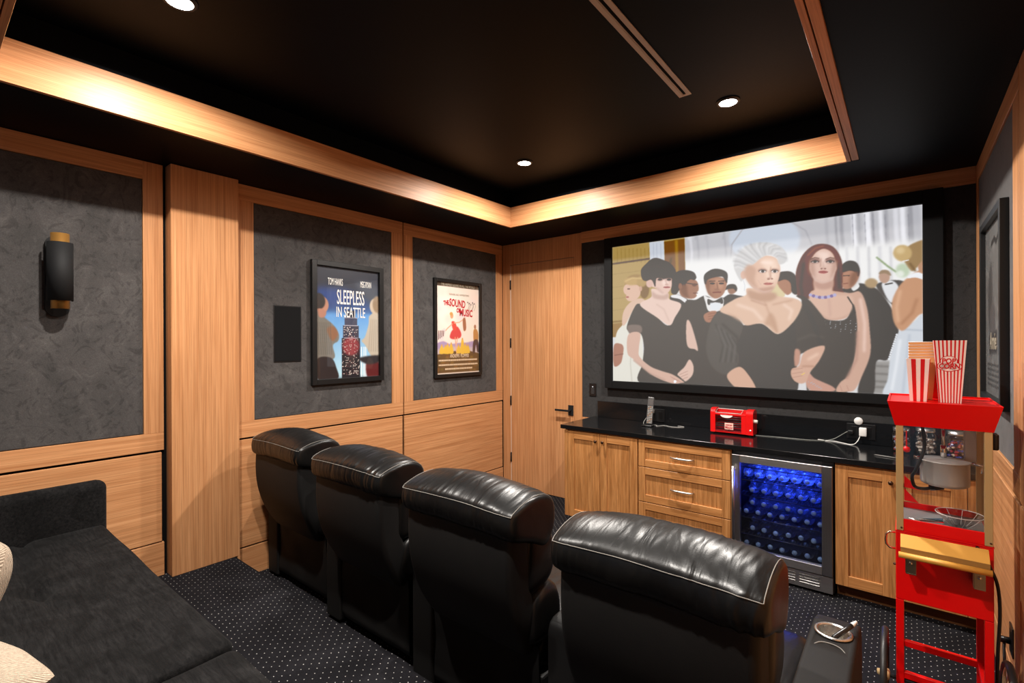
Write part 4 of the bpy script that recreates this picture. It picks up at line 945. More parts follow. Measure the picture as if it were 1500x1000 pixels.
# -- third poster on the cart wall
p3 = thing('framed_poster', 'black framed silver grey film poster on the wall above the popcorn cart', 'poster', (.352, 3.4, 1.29))
poster_frame(p3, PFR, (.3565, 3.02, 1.288), (0, 1, 0), .735, .94, .032, .036, (-1, 0, 0))
a = Canvas(160, 220, (128, 126, 124)); pw, ph = 160, 220
for k in range(160): a.ell((rr.random()*pw, rr.random()*ph), (3+rr.random()*6, 2+rr.random()*3), (112+rr.random()*40,)*3, 2)
# seen from inside the room this print runs from far (u=0) to near (u=1)
a.line(U((.35,.12),(.5,.1),(.6,.13),(.8,.07)), (40,38,38), 3, 1); a.poly(U((.2,.3),(.34,.22),(.4,.4),(.36,.62),(.22,.62),(.16,.44)), (84,82,82), 4); a.poly(U((.26,.5),(.5,.48),(.52,.64),(.28,.66)), (104,100,100), 3)
a.poly(U((.2,.65),(.62,.62),(.62,.75),(.2,.76)), (70,66,66), 1.5, False)
for v_ in (.82,.85,.88,.91,.94):
    for k in range(12): a.line(U((.12+.065*k,v_),(.15+.065*k,v_)), (62,60,60), 1.6, .6)
picture_mesh('poster_print', lin(a.a), (.3465, 3.02+.735-.034, 1.288+.034), (0, -1, 0), (0, 0, 1), .735-.068, .94-.068, PRINT, p3)
letters('lettering', 'Annie', .12, TEXTG, frame_M((.3452, 3.43, 1.595), (0, -1, 0), (0, 0, 1)), p3, .8, bold=.002)
# ================================================================== CEILING FITTINGS AND WALL FITTINGS
DL_LABEL = ['round recessed ceiling light in the corner nearest the door and the screen', 'round recessed ceiling light between the ceiling vent and the popcorn cart corner',
            'round recessed ceiling light closest to the wall sconce', 'round recessed ceiling light behind the seats on the popcorn cart side']
for i, (lx, ly) in enumerate(DOWNLIGHTS):
    t = thing('ceiling_light', DL_LABEL[i], 'ceiling light', (lx, ly, ZC), 'recessed ceiling lights')
    obj('trim_ring', B().lathe([(.05, ZC-.0), (.066, ZC-.001), (.066, ZC-.005), (.056, ZC-.011), (.05, ZC-.011), (.048, ZC-.006)], (lx, ly, 0), 32), plain('black_lamp_trim', srgb(30, 30, 32), .4), t)
    obj('lens', B().lathe([(0, ZC-.010), (.02, ZC-.0105), (.049, ZC-.0085), (.0495, ZC-.002)], (lx, ly, 0), 32), LENS, t)
t = thing('ceiling_vent', 'long narrow slotted air vent set in the black raised ceiling', 'vent', (-.978, 1.9, ZC))
VM = plain('grey_vent_metal', srgb(178, 168, 158), .5, 0)
obj('flange', B().box(-1.013, -.990, 1.0, 2.815, ZC-.006, ZC, .001, 1).box(-.967, -.944, 1.0, 2.815, ZC-.006, ZC, .001, 1).box(-.990, -.967, 2.797, 2.815, ZC-.006, ZC, .001, 1).box(-.990, -.967, 1.0, 1.018, ZC-.006, ZC, .001, 1), VM, t)
obj('blade', B().box(-.989, -.985, 1.018, 2.797, ZC-.004, ZC+.0, 0), VM, t)
obj('slot', B().box(-.984, -.968, 1.018, 2.797, ZC-.0015, ZC), GAP, t)
# flush speaker
t = thing('wall_speaker', 'flush black rectangular wall speaker on the grey suede panel', 'speaker', (-3.544, 1.764, 1.468))
obj('grille', B().box(-3.5436, -3.536, 1.668, 1.86, 1.474, 1.874, .002, 1), plain('black_speaker_cloth', srgb(21, 21, 22), .8, 0, .1), t)
obj('bezel', B().box(-3.5436, -3.5385, 1.662, 1.866, 1.468, 1.88, .001, 1), BPLASTIC, t)
# sconce
t = thing('wall_sconce', 'black half round wall sconce with brass inner tube on grey suede', 'wall light', (-3.544, .51, 1.75))
pl = [(.51+.05*math.cos(math.pi*k/10), 2.135+.05*math.sin(math.pi*k/10)) for k in range(11)]+[(.51-.05*math.cos(math.pi*k/10), 1.80-.05*math.sin(math.pi*k/10)) for k in range(11)]
obj('backplate', B().prism(pl, .014, 'yz', -3.544), BMETAL, t)
obj('bracket', B().box(-3.53, -3.475, .497, .523, 1.94, 2.0), BMETAL, t)
def shell(r, ri, z0, z1, a0, a1, cx, cy, n=22):
    b = B(); ring = lambda R, z: [(cx+R*math.cos(a0+(a1-a0)*k/n), cy+R*math.sin(a0+(a1-a0)*k/n), z) for k in range(n+1)]
    R = [ring(r, z0), ring(r, z1), ring(ri, z1), ring(ri, z0)]; b.grid(R, cu=True)
    for k in (0, n): b.add([R[j][k] for j in range(4)], [(0, 1, 2, 3)])
    return b
obj('shade', shell(.053, .049, 1.832, 2.138, -1.9, 1.9, -3.465, .51), BMETAL, t)
obj('inner_tube', shell(.038, .036, 1.79, 2.186, -1.75, 1.75, -3.465, .51), BRASS, t)
# switch plate left of the screen
t = thing('switch_plate', 'small black switch plate on the charcoal wall between door and screen', 'switch', (-2.385, YB-.001, 1.14))
obj('plate', B().box(-2.425, -2.35, YB-.008, YB-.0005, 1.075, 1.2, .003), BPLASTIC, t)
obj('indicator', B().box(-2.393, -2.381, YB-.0095, YB-.007, 1.163, 1.170), emit('white_indicator', (1, 1, 1, 1), .9), t)
obj('rocker', B().box(-2.405, -2.369, YB-.011, YB-.007, 1.095, 1.155, .002), plain('dark_grey_rocker', srgb(44, 44, 45), .4), t)

# ================================================================== COUNTER AND CABINETS
CF = 3.65   # front of the doors
ct = obj('countertop', B().box(-2.372, .350, 3.62, 4.229, .845, .88, .003), STONE); tag(ct, 'long polished black stone countertop under the screen', 'countertop')
bs = obj('backsplash', B().box(-2.324, .350, 4.205, 4.229, .8805, 1.034, .002), STONE, ct)
def shaker(name, x0, x1, z0, z1, parent, st=.062, horiz=False, y=CF):
    """framed door or drawer front: stiles, rails, sunk panel"""
    d = .02
    o = obj(name, B().box(x0+st-.002, x1-st+.002, y-.009, y-.002, z0+st-.002, z1-st+.002), CZ, parent)
    for a_, b_ in ((x0, x0+st), (x1-st, x1)): obj('stile', B().box(a_, b_, y-d, y, z0, z1, .0015, 1), CZ, o)
    for a_, b_ in ((z0, z0+st), (z1-st, z1)): obj('rail', B().box(x0+st, x1-st, y-d, y, a_, b_, .0015, 1), CX, o)
    return o
def knob(x, z, parent):
    obj('knob', B().lathe([(0, 0), (.005, 0), (.005, .012), (.012, .018), (.013, .024), (.009, .029), (0, .03)], (0, 0, 0), 14, 'z', Matrix.Translation((x, CF-.02, z)) @ Matrix.Rotation(math.pi/2, 4, 'X')), BRONZE, parent)
def carcass(t, x0, x1, z0=.09):
    obj('carcass', B().box(x0, x1, CF+.001, 4.2, z0, .844), CX, t)
    obj('toe_kick', B().box(x0+.004, x1-.004, CF+.06, CF+.08, 0, z0), DKW, t)
t = thing('base_cabinet', 'two door oak base cabinet at the door end of the counter', 'cabinet', (-1.985, 3.65, 0), 'oak base cabinets')
carcass(t, -2.335, -1.652)
obj('end_stile', B().box(-2.335, -2.305, CF-.02, CF, .09, .838, .0015, 1), CZ, t)
dA = shaker('door', -2.302, -1.990, .09, .832, t, .064); knob(-2.021, .772, dA)
dB = shaker('door', -1.986, -1.656, .09, .832, t, .064); knob(-1.955, .772, dB)
t = thing('drawer_cabinet', 'oak drawer cabinet with bar pulls beside the fridge', 'cabinet', (-1.31, 3.65, 0), 'oak base cabinets')
carcass(t, -1.648, -.956)
for z0, z1 in ((.626, .832), (.352, .620), (.09, .346)):
    dr = shaker('drawer', -1.645, -.96, z0, z1, t, .056)
    zc = (z0+z1)/2+.0; xs = [-1.385, -1.37, -1.30, -1.235, -1.22]
    obj('handle', B().tube([(-1.385, CF-.018, zc), (-1.378, CF-.04, zc), (-1.345, CF-.048, zc), (-1.30, CF-.05, zc), (-1.255, CF-.048, zc), (-1.222, CF-.04, zc), (-1.215, CF-.018, zc)], [.006, .006, .0075, .008, .0075, .006, .006], 10), STEEL, dr)
t = thing('base_cabinet', 'oak base cabinet between the fridge and the popcorn cart wall', 'cabinet', (0, 3.65, 0), 'oak base cabinets')
carcass(t, -.344, .349)
dC = shaker('door', -.341, -.042, .09, .832, t, .066); knob(-.068, .77, dC); dD = shaker('door', -.038, .262, .09, .832, t, .066); knob(-.012, .77, dD)
obj('end_stile', B().box(.265, .349, CF-.02, CF, .09, .838, .0015, 1), CZ, t)

# ---- drinks fridge
FX0, FX1, FY = -.950, -.350, 3.625
fr = thing('drinks_fridge', 'stainless steel glass door drinks fridge lit blue inside', 'fridge', (-.65, 3.65, 0))
INK = plain('black_fridge_liner', srgb(10, 12, 22), .45)
obj('cabinet_shell', B().box(FX0, FX0+.025, FY+.03, 4.19, .015, .84).box(FX1-.025, FX1, FY+.03, 4.19, .015, .84).box(FX0+.025, FX1-.025, 4.17, 4.19, .015, .84).box(FX0+.025, FX1-.025, FY+.03, 4.17, .805, .84).box(FX0+.025, FX1-.025, FY+.03, 4.17, .015, .15), INK, fr)
Z0, Z1 = .128, .818; fb = .052
dr = obj('glass_door', B().box(FX0+fb, FX1-fb, FY+.004, FY+.009, Z0+.05, Z1-.045), COOLGLASS, fr)
for a_, b_ in ((FX0+.005, FX0+.005+fb), (FX1-.005-fb*1.1, FX1-.005)): obj('stile', B().box(a_, b_, FY-.012, FY+.025, Z0, Z1, .003), STEELV, dr)
for a_, b_ in ((Z1-.05, Z1), (Z0, Z0+.055)): obj('rail', B().box(FX0+.005+fb, FX1-.005-fb*1.1, FY-.012, FY+.025, a_, b_, .003), STEEL, dr)
obj('handle', B().tube([(FX0+.024, FY-.055, .19), (FX0+.024, FY-.055, .745)], .011, 12).tube([(FX0+.024, FY-.055, .22), (FX0+.024, FY-.01, .22)], .006, 8).tube([(FX0+.024, FY-.055, .715), (FX0+.024, FY-.01, .715)], .006, 8), STEELV, dr)
kp = obj('kick_plate', B().box(FX0+.005, FX1-.005, FY+.0, FY+.03, .018, .12, .002), STEEL, fr)
for xa, xb in ((-.82, -.70), (-.67, -.56), (-.54, -.425)):
    for k in range(4): obj('vent_slot', B().box(xa, xb, FY-.003, FY+.001, .042+.017*k, .051+.017*k, .002, 1), plain('bright_louvre', (.8, .78, .75, 1), .18, 1.0), kp)
SHELFZ = [.155, .262, .378, .530, .638]
WIRE = plain('dark_wire_shelf', srgb(60, 62, 70), .35, .6)
for z in SHELFZ[1:]+[.730]:
    b = B()
    for y in (3.69, 3.8, 3.95, 4.1): b.tube([(FX0+.03, y, z-.006), (FX1-.03, y, z-.006)], .0035, 6)
    for k in range(22): b.tube([(FX0+.04+.0248*k, 3.68, z-.002), (FX0+.04+.0248*k, 4.12, z-.002)], .0018, 4)
    o = obj('wire_shelf', b, WIRE, fr)
obj('light_strip', B().box(-.82, -.48, 3.69, 3.715, .79, .803), emit('blue_light_strip', (.05, .09, 1, 1), 40), fr)
bl = bpy.data.lights.new('fridge_lamp', 'AREA'); bl.shape = 'RECTANGLE'; bl.size = .4; bl.size_y = .2; bl.energy = 10; bl.color = (.06, .12, 1)
bo = bpy.data.objects.new('fridge_lamp', bl); bo.location = (-.65, 3.82, .785); COL.objects.link(bo)
BOT = bottle_mat()
CAPM = plain('pale_blue_cap', srgb(150, 178, 200), .4)
ORD = ['first', 'second', 'third', 'fourth', 'fifth', 'sixth', 'seventh']
def bottle(loc):
    t = thing('water_bottle', 'clear water bottle lying cap outward on a fridge shelf', 'bottle', loc, 'water bottles lying in the fridge')
    x, y, z = loc; pr = [(0, .19), (.028, .19), (.034, .184), (.035, .15), (.033, .14), (.035, .13), (.033, .115), (.035, .10), (.035, .07), (.031, .05), (.018, .033), (.0135, .026), (.0135, .016)]
    obj('bottle_body', B().lathe(pr, (x, y, z+.0355), 18, 'y'), BOT, t)
    obj('cap', B().lathe([(0, 0), (.0135, .001), (.0155, .004), (.0155, .015), (.014, .017)], (x, y, z+.0355), 14, 'y'), CAPM, t); return t
b0 = None; rr = random.Random(11)
for li, z in enumerate(SHELFZ):
    for row, yy in ((0, 3.70), (1, 3.90)):
        n = 7 if (li+row) % 2 == 0 else 6
        for k in range(n):
            x = FX0+.078+(.0735*k if n == 7 else .0367+.0735*k)
            loc = (x, yy+rr.uniform(-.008, .008), z+.0008)
            if b0 is None: o_ = b0 = bottle(loc)
            else: o_ = copy_tree(b0, loc)
            o_['label'] = 'clear bottle, '+ORD[k]+' from the handle, '+('front' if row == 0 else 'rear')+' row, '+ORD[5-li]+' fridge shelf from top'
    if li == 2:
        for k in range(6): copy_tree(b0, (FX0+.078+.0367+.0735*k, 3.70+rr.uniform(-.008, .008), z+.0648))['label'] = 'clear bottle, '+ORD[k]+' from the handle, stacked on top, fourth fridge shelf from top'
# a few bottles on the top wire shelf
for k, x in enumerate((-.80, -.515, -.438)): copy_tree(b0, (x, 3.70+.01*k, .7308))['label'] = 'clear bottle, '+ORD[k]+' from the handle on the sparse topmost fridge shelf'

# ---- things on the counter
t = thing('remote_control', 'grey button remote control standing upright on a small black dock', 'remote', (-1.745, 3.98, .88))
M = Matrix.Translation((-1.715, 4.0, .885)) @ Matrix.Rotation(math.radians(24), 4, 'Z') @ Matrix.Rotation(math.radians(5), 4, 'Y') @ Matrix.Rotation(math.radians(-8), 4, 'X')
obj('remote_body', B().box(-.026, .026, -.010, .010, .012, .245, .006, 2, M), plain('dark_grey_remote', srgb(74, 74, 74), .35), t)
obj('remote_display', B().box(-.02, .02, -.0115, -.0095, .175, .222, .001, 1, M), plain('grey_display', srgb(86, 84, 84), .2), t)
bt = B(); bt2 = B()
for r_ in range(10):
    for c_ in range(3): (bt if (r_*3+c_) % 4 else bt2).box(-.019+.014*c_, -.009+.014*c_, -.0125, -.0095, .022+.0148*r_, .030+.0148*r_, .001, 1, M)
o = obj('button', bt, plain('pale_grey_key', srgb(172, 170, 166), .4), t); o['kind'] = 'stuff'
o = obj('button', bt2, plain('tan_key', srgb(170, 132, 104), .4), t); o['kind'] = 'stuff'
obj('dock', B().box(-1.765, -1.675, 3.955, 4.03, .8803, .894, .006, 3), BPLASTIC, t)
def outlet(x0, x1, z0, z1, y, label, name='wall_outlet', n=2):
    t = thing(name, label, 'outlet', ((x0+x1)/2, y, z0))
    pl_ = obj('plate', B().box(x0, x1, y-.006, y-.0002, z0, z1, .002), BPLASTIC, t)
    for k in range(n):
        xc = x0+(x1-x0)*(k+.5)/n; obj('socket', B().box(xc-.017, xc+.017, y-.008, y-.005, (z0+z1)/2-.034, (z0+z1)/2+.034, .002), plain('black_socket', srgb(14, 14, 14), .3), t)
    return t
YBS = 4.205
outlet(-1.80, -1.655, .893, 1.005, YBS, 'black double outlet on the backsplash behind the remote control')
outlet(-.325, -.16, .915, 1.02, YBS, 'black double outlet on the backsplash with a white charger plugged in')
t = thing('charger_plug', 'silver charger plug with looping thin cable beside the remote control', 'charger', (-1.765, YBS-.009, .98))
obj('plug', B().box(-1.785, -1.745, YBS-.05, YBS-.009, .965, 1.0, .008, 3), plain('silver_plug', srgb(190, 186, 180), .25, .3), t)
def smooth(pts, n=6):
    P = [Vector(p) for p in pts]; out = []
    for i in range(len(P)-1):
        p0, p1, p2, p3 = P[max(i-1, 0)], P[i], P[i+1], P[min(i+2, len(P)-1)]
        for k in range(n):
            q = k/n; out.append(.5*((2*p1)+(-p0+p2)*q+(2*p0-5*p1+4*p2-p3)*q*q+(-p0+3*p1-3*p2+p3)*q**3))
    return out+[P[-1]]
obj('cable', B().tube(smooth([(-1.765, YBS-.045, .968), (-1.79, 4.12, .93), (-1.80, 4.08, .8835), (-1.74, 4.06, .8825), (-1.68, 4.08, .8825), (-1.66, 4.03, .8825), (-1.62, 4.10, .8825), (-1.55, 4.07, .8825), (-1.48, 4.09, .8825), (-1.46, 4.13, .8825), (-1.52, 4.15, .8825)]), .0022, 6), plain('grey_cable', srgb(170, 168, 164), .4), t)
t = thing('charger_plug', 'white charger block and white cable plugged in below the round white puck', 'charger', (-.225, YBS-.009, .95))
obj('plug', B().box(-.252, -.208, YBS-.04, YBS-.009, .938, .998, .006, 3), WHITEP, t)
obj('cable', B().tube(smooth([(-.246, YBS-.03, .94), (-.262, 4.16, .90), (-.29, 4.12, .8828), (-.36, 4.16, .8828), (-.40, 4.185, .8828), (-.44, 4.17, .8828), (-.475, 4.185, .8828), (-.50, 4.19, .8828)]), .003, 6), WHITEP, t)
t = obj('sensor_puck', B().lathe([(0, 0), (.024, 0), (.026, .004), (.026, .012), (.022, .016), (0, .017)], (0, 0, 0), 24, 'z', Matrix.Translation((-.256, YBS-.0002, 1.016+.024)) @ Matrix.Rotation(math.pi/2, 4, 'X')), WHITEP)
tag(t, 'round white puck stuck on the backsplash above the white charger', 'sensor')
TOAST = thing('toaster', 'small red countertop roller toaster with clear front cover', 'toaster', (-1.05, 4.06, .88)); t = TOAST
obj('cord', B().tube(smooth([(-.895, 4.09, .8826), (-.80, 4.10, .8826), (-.70, 4.115, .8826), (-.60, 4.12, .8826), (-.52, 4.14, .8826), (-.46, 4.17, .8826), (-.40, 4.185, .90), (-.33, 4.175, .955), (-.315, 4.18, .962)]), .0026, 6), plain('grey_cord', srgb(128, 130, 124), .5), t)
obj('plug_end', B().box(-.318, -.284, 4.165, YBS-.009, .948, .974, .005), BPLASTIC, t)
# red hot dog toaster
tx0, tx1, ty0, ty1, tz0, tz1 = -1.205, -.895, 4.005, 4.13, .892, 1.078
t = TOAST
def rr_panel(x0, x1):
    r = .035; pts = []
    for cx_, cz_, a0 in ((ty1-r, tz1-r, 0), (ty0+r, tz1-r, math.pi/2)):
        for k in range(7): pts.append((cx_+r*math.cos(a0+k*math.pi/12), cz_+r*math.sin(a0+k*math.pi/12)))
    pts += [(ty0, tz0), (ty1, tz0)]
    return B().prism(pts, x1-x0, 'yz', x0)
obj('end_cheek', rr_panel(tx0, tx0+.036), REDP, t); ec = obj('end_cheek', rr_panel(tx1-.05, tx1), REDP, t)
obj('housing', B().box(tx0+.036, tx1-.05, ty0+.075, ty1-.004, tz0, tz1-.012, .004).box(tx0+.036, tx1-.05, ty0+.006, ty0+.08, tz0, tz0+.016, .002), REDP, t)
obj('red_rail', B().box(tx0+.036, tx1-.05, ty0-.001, ty0+.012, tz0+.138, tz0+.15, .003).box(tx1-.083, tx1-.05, ty0, ty0+.01, tz0, tz1-.03, .002), REDP, t)
obj('front_cover', B().box(tx0+.037, tx1-.083, ty0+.002, ty0+.005, tz0+.012, tz0+.142), clear('smoky_clear_cover', (.8, .8, .8, 1), .06), t)
obj('top_cover', B().box(tx0+.037, tx1-.083, ty0+.004, ty0+.07, tz0+.153, tz0+.157, .001, 1), clear('clear_lid', (.9, .9, .9, 1), .22), t)
obj('lid_rim', B().tube([(tx0+.038, ty0+.004, tz0+.155), (tx1-.084, ty0+.004, tz0+.155), (tx1-.084, ty0+.07, tz0+.178), (tx0+.038, ty0+.07, tz0+.178)], .0025, 6, closed=True), plain('pale_rim', srgb(200, 190, 184), .3), t)
for k in range(5): obj('roller', B().tube([(tx0+.036, ty0+.02+.011*k, tz0+.05+.016*k), (tx1-.052, ty0+.02+.011*k, tz0+.05+.016*k)], .005, 8), plain('grey_roller', srgb(96, 96, 96), .3, .6), t)
obj('cover_grip', B().prism([(-1.105+.045*math.cos(math.pi+math.pi*k/10)+.02, tz0+.137+.02*math.sin(math.pi+math.pi*k/10)) for k in range(11)], .004, 'xz', ty0-.002), WHITEP, t)
sg = obj('badge', B().box(-1.098, -1.035, ty0-.0015, ty0+.001, tz0+.028, tz0+.078, .001, 1), plain('cream_badge', srgb(236, 196, 180), .5), t)
letters('lettering', 'oscar', .026, TEXTR, frame_M((-1.066, ty0-.002, tz0+.064), (1, 0, 0), (0, 0, 1)), sg, .9, bold=.0006); letters('lettering', 'Mayer', .027, TEXTR, frame_M((-1.066, ty0-.002, tz0+.043), (1, 0, 0), (0, 0, 1)), sg, .85, bold=.0006)
obj('dial', B().lathe([(0, .022), (.012, .022), (.014, .016), (.014, 0)], (tx1, ty0+.05, tz0+.10), 16, 'x'), plain('ivory_dial', srgb(222, 212, 200), .35), t)
obj('lamp_button', B().lathe([(0, -.004), (.006, -.003), (.007, .001)], (tx1-.018, ty0, tz0+.036), 12, 'y'), WHITEP, t)
for x in (tx0+.02, tx1-.025):
    for y in (ty0+.02, ty1-.02): obj('foot', B().lathe([(.009, .8803), (.01, .892)], (x, y, 0), 10), BPLASTIC, t)
# jars behind the popcorn machine
JARG = clear('jar_glass', (.95, .95, .95, 1), .1)
def jar(x, y, r, hh, label):
    t = thing('glass_jar', label, 'jar', (x, y, .88), 'glass jars on the counter end')
    obj('glass', B().lathe([(0, .8805), (r*.95, .8805), (r, .886), (r, .88+hh*.8), (r*.82, .88+hh*.88), (r*.82, .88+hh)], (x, y, 0), 20), JARG, t)
    obj('lid', B().lathe([(r*.86, .88+hh-.012), (r*.88, .88+hh+.008), (r*.4, .88+hh+.012), (0, .88+hh+.012)], (x, y, 0), 20), plain('pale_steel_lid', (.6, .6, .6, 1), .3, 1.0), t); return t
rr = random.Random(5)
for x, y, r, hh, lab, cols in ((.245, 4.02, .055, .16, 'glass jar of dark blue and red wrapped sweets', ((40, 60, 130), (140, 40, 50), (60, 40, 90), (190, 160, 140))),
                          (.10, 4.05, .055, .16, 'glass jar of pale sweets between the other two jars', ((150, 140, 132), (190, 180, 170), (120, 112, 106))),
                          (-.02, 4.06, .05, .15, 'glass jar of mixed small sweets nearest the white charger', ((150, 60, 56), (110, 120, 140), (80, 78, 80)))):
    t = jar(x, y, r, hh, lab)
    for c_ in cols:
        b = B()
        for k in range(26):
            a_ = rr.random()*6.28; q = math.sqrt(rr.random())*r*.72; z = .893+rr.random()*hh*.58
            b.box(-.011, .011, -.007, .007, -.006, .006, .003, 1, Matrix.Translation((x+q*math.cos(a_), y+q*math.sin(a_), z)) @ Matrix.Rotation(rr.random()*3, 4, 'Z') @ Matrix.Rotation(rr.random()*3, 4, 'X'))
        o = obj('sweets', b, plain('sweet_wrapper', srgb(*c_), .3), t); o['kind'] = 'stuff'
tag(obj('pen', B().tube([(-.145, 3.83, .8845), (-.04, 3.80, .8845)], .004, 8).tube([(-.155, 3.833, .8845), (-.145, 3.83, .8845)], [.001, .004], 8), plain('grey_pen', srgb(110, 108, 106), .4)), 'thin grey pen lying on the counter behind the popcorn machine', 'pen')
# outlet low on the cart wall
t = thing('wall_outlet', 'black outlet low on the oak wall behind the cart power cord', 'outlet', (XR, 2.95, .27))
obj('plate', B().box(XR-.006, XR-.0005, 2.905, 2.985, .265, .39, .002), BPLASTIC, t)
obj('socket', B().box(XR-.008, XR-.005, 2.925, 2.965, .285, .37, .002), plain('black_socket', srgb(14, 14, 14), .3), t)

# ================================================================== POPCORN CART, MACHINE, BOXES
CX0, CX1, CY0, CY1 = -.033, .262, 2.60, 2.90
ca = thing('popcorn_cart', 'red popcorn cart with spoked wheels and yellow push handle', 'cart', (.115, 2.75, 0))
obj('cabinet', B().box(CX0, CX1, CY0, CY1, .524, .806, .003), RED, ca)
obj('cabinet_lip', B().box(CX0-.001, CX1+.001, CY0-.002, CY1+.002, .806, .812, .001, 1), RED, ca)
obj('lock_tab', B().box(.105, .122, CY0-.012, CY0, .768, .80, .002), RED, ca)
for x in (CX0, CX1-.026):
    obj('leg', B().box(x, x+.026, CY0, CY0+.026, .172, .523, .002), RED, ca)
    obj('leg', B().box(x, x+.026, CY1-.026, CY1, .012, .523, .002), RED, ca)
    obj('foot', B().lathe([(.016, 0), (.018, .006), (.012, .012)], (x+.013, CY1-.013, 0), 12), BPLASTIC, ca)
    obj('side_bar', B().box(x+.002, x+.024, CY0+.026, CY1-.026, .196, .222, .001, 1), RED, ca)
obj('cross_bar', B().box(CX0+.026, CX1-.026, CY0+.002, CY0+.022, .198, .224, .001, 1), RED, ca); obj('cross_bar', B().box(CX0+.026, CX1-.026, CY1-.024, CY1-.002, .198, .224, .001, 1), RED, ca)
obj('axle', B().tube([(-.10, CY0+.013, .186), (.325, CY0+.013, .186)], .009, 10), BMETAL, ca)
RUB = plain('black_rubber_tyre', srgb(28, 28, 29), .45); SPK = plain('cream_gold_spoke', srgb(206, 176, 130), .35, .4)
for x in (-.072, .306):
    cy, cz, r = CY0+.013, .186, .185
    w_ = obj('wheel', B().tube([(x, cy+(r-.012)*math.cos(k*math.tau/40), cz+(r-.012)*math.sin(k*math.tau/40)) for k in range(40)], .0125, 10, closed=True), RUB, ca)
    obj('rim', B().tube([(x, cy+(r-.027)*math.cos(k*math.tau/40), cz+(r-.027)*math.sin(k*math.tau/40)) for k in range(40)], .006, 8, closed=True), SPK, w_)
    for k in range(12): obj('spoke', B().tube([(x, cy+.02*math.cos(k*math.tau/12), cz+.02*math.sin(k*math.tau/12)), (x, cy+(r-.03)*math.cos(k*math.tau/12), cz+(r-.03)*math.sin(k*math.tau/12))], .0035, 6), SPK, w_)
    obj('hub', B().lathe([(0, -.028), (.011, -.026), (.013, -.018), (.022, -.014), (.022, .014), (.013, .018), (0, .02)], (x, cy, cz), 14, 'x'), SPK, w_)
# push handle: folded plate, round bar, two brackets
hy = 2.515
obj('handle_plate', B().prism([(hy-.004, .773), (hy+.0, .769), (hy+.045, .808), (hy+.041, .812)], CX1-CX0-.035, 'yz', CX0+.016), GOLDH, ca)
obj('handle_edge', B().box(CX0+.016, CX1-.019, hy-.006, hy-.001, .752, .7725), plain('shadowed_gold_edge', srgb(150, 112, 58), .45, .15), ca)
obj('handle_bar', B().tube([(CX0+.010, hy-.014, .744), (CX1-.014, hy-.014, .744)], .0115, 14), GOLDH, ca)
for x in (CX0+.033, CX1-.062):
    obj('bracket', B().box(x, x+.032, hy+.008, hy+.011, .668, .74, .001, 1).box(x, x+.032, hy+.008, CY0, .664, .669, .001, 1).box(x-.002, x, hy+.008, CY0, .668, .735), brushed('bracket_steel', (.42, .37, .28, 1), 'z', .3), ca)
    obj('bolt', B().lathe([(.006, 0), (.006, -.004), (0, -.005)], (x+.015, hy+.008, .71), 10, 'y'), CHROME, ca)
obj('pull_ring', B().tube([(CX0-.001, 2.63, .79), (CX0-.02, 2.63, .79), (CX0-.032, 2.63, .778), (CX0-.034, 2.63, .755), (CX0-.032, 2.63, .735), (CX0-.02, 2.63, .722), (CX0-.001, 2.63, .722)], .0045, 8), plain('copper_pull', (.75, .5, .34, 1), .2, 1.0), ca)
obj('door_bolt', B().lathe([(.005, 0), (.005, -.008), (0, -.009)], (CX0, 2.62, .66), 8, 'x'), BRONZE, ca)

pm = thing('popcorn_machine', 'glass sided popcorn machine with flared red canopy on the cart', 'popcorn machine', (.115, 2.75, .812))
PX0, PX1, PY0_, PY1_ = -.031, .260, 2.602, 2.888
tray = obj('base_tray', B().box(PX0, PX1, PY0_+.003, PY1_, .8125, .836, .002), RED, pm)
obj('front_rail', B().box(PX0+.024, PX1-.024, PY0_-.004, PY0_+.004, .813, .862, .001, 1), RED, tray); obj('rear_rail', B().box(PX0+.024, PX1-.024, PY1_-.006, PY1_, .836, .862, .001, 1), RED, tray)
obj('tray_floor', B().box(PX0+.01, PX1-.01, PY0_+.012, PY1_-.012, .836, .8385), plain('worn_tin_floor', (.22, .22, .22, 1), .4, .4), tray)
for x in (PX0, PX1-.024):
    for y in (PY0_-.006, PY1_-.018): obj('corner_post', B().box(x, x+.024, y, y+.024, .813, 1.255, .002), GOLDP, pm)
    obj('screw', B().lathe([(.0035, 0), (.0035, -.003), (0, -.0035)], (x+.017, PY0_-.006, .826), 8, 'y'), BRONZE, pm)
obj('front_glass', B().box(PX0+.024, PX1-.024, PY0_+.002, PY0_+.005, .862, 1.252), GLASS, pm); obj('rear_glass', B().box(PX0+.024, PX1-.024, PY1_-.008, PY1_-.005, .862, 1.252), GLASS, pm)
for x in (PX0+.006, PX1-.009):
    obj('side_glass', B().box(x, x+.003, PY0_+.02, PY1_-.018, .84, 1.252), GLASS, pm)
for z, d_ in ((.985, .05), (.925, .045)): obj('red_pennant', B().prism([(PX0+.026, z), (PX0+.026, z-.055), (PX0+.026+d_*1.15, z-.06)], .001, 'xz', PY1_-.012), RED, pm)
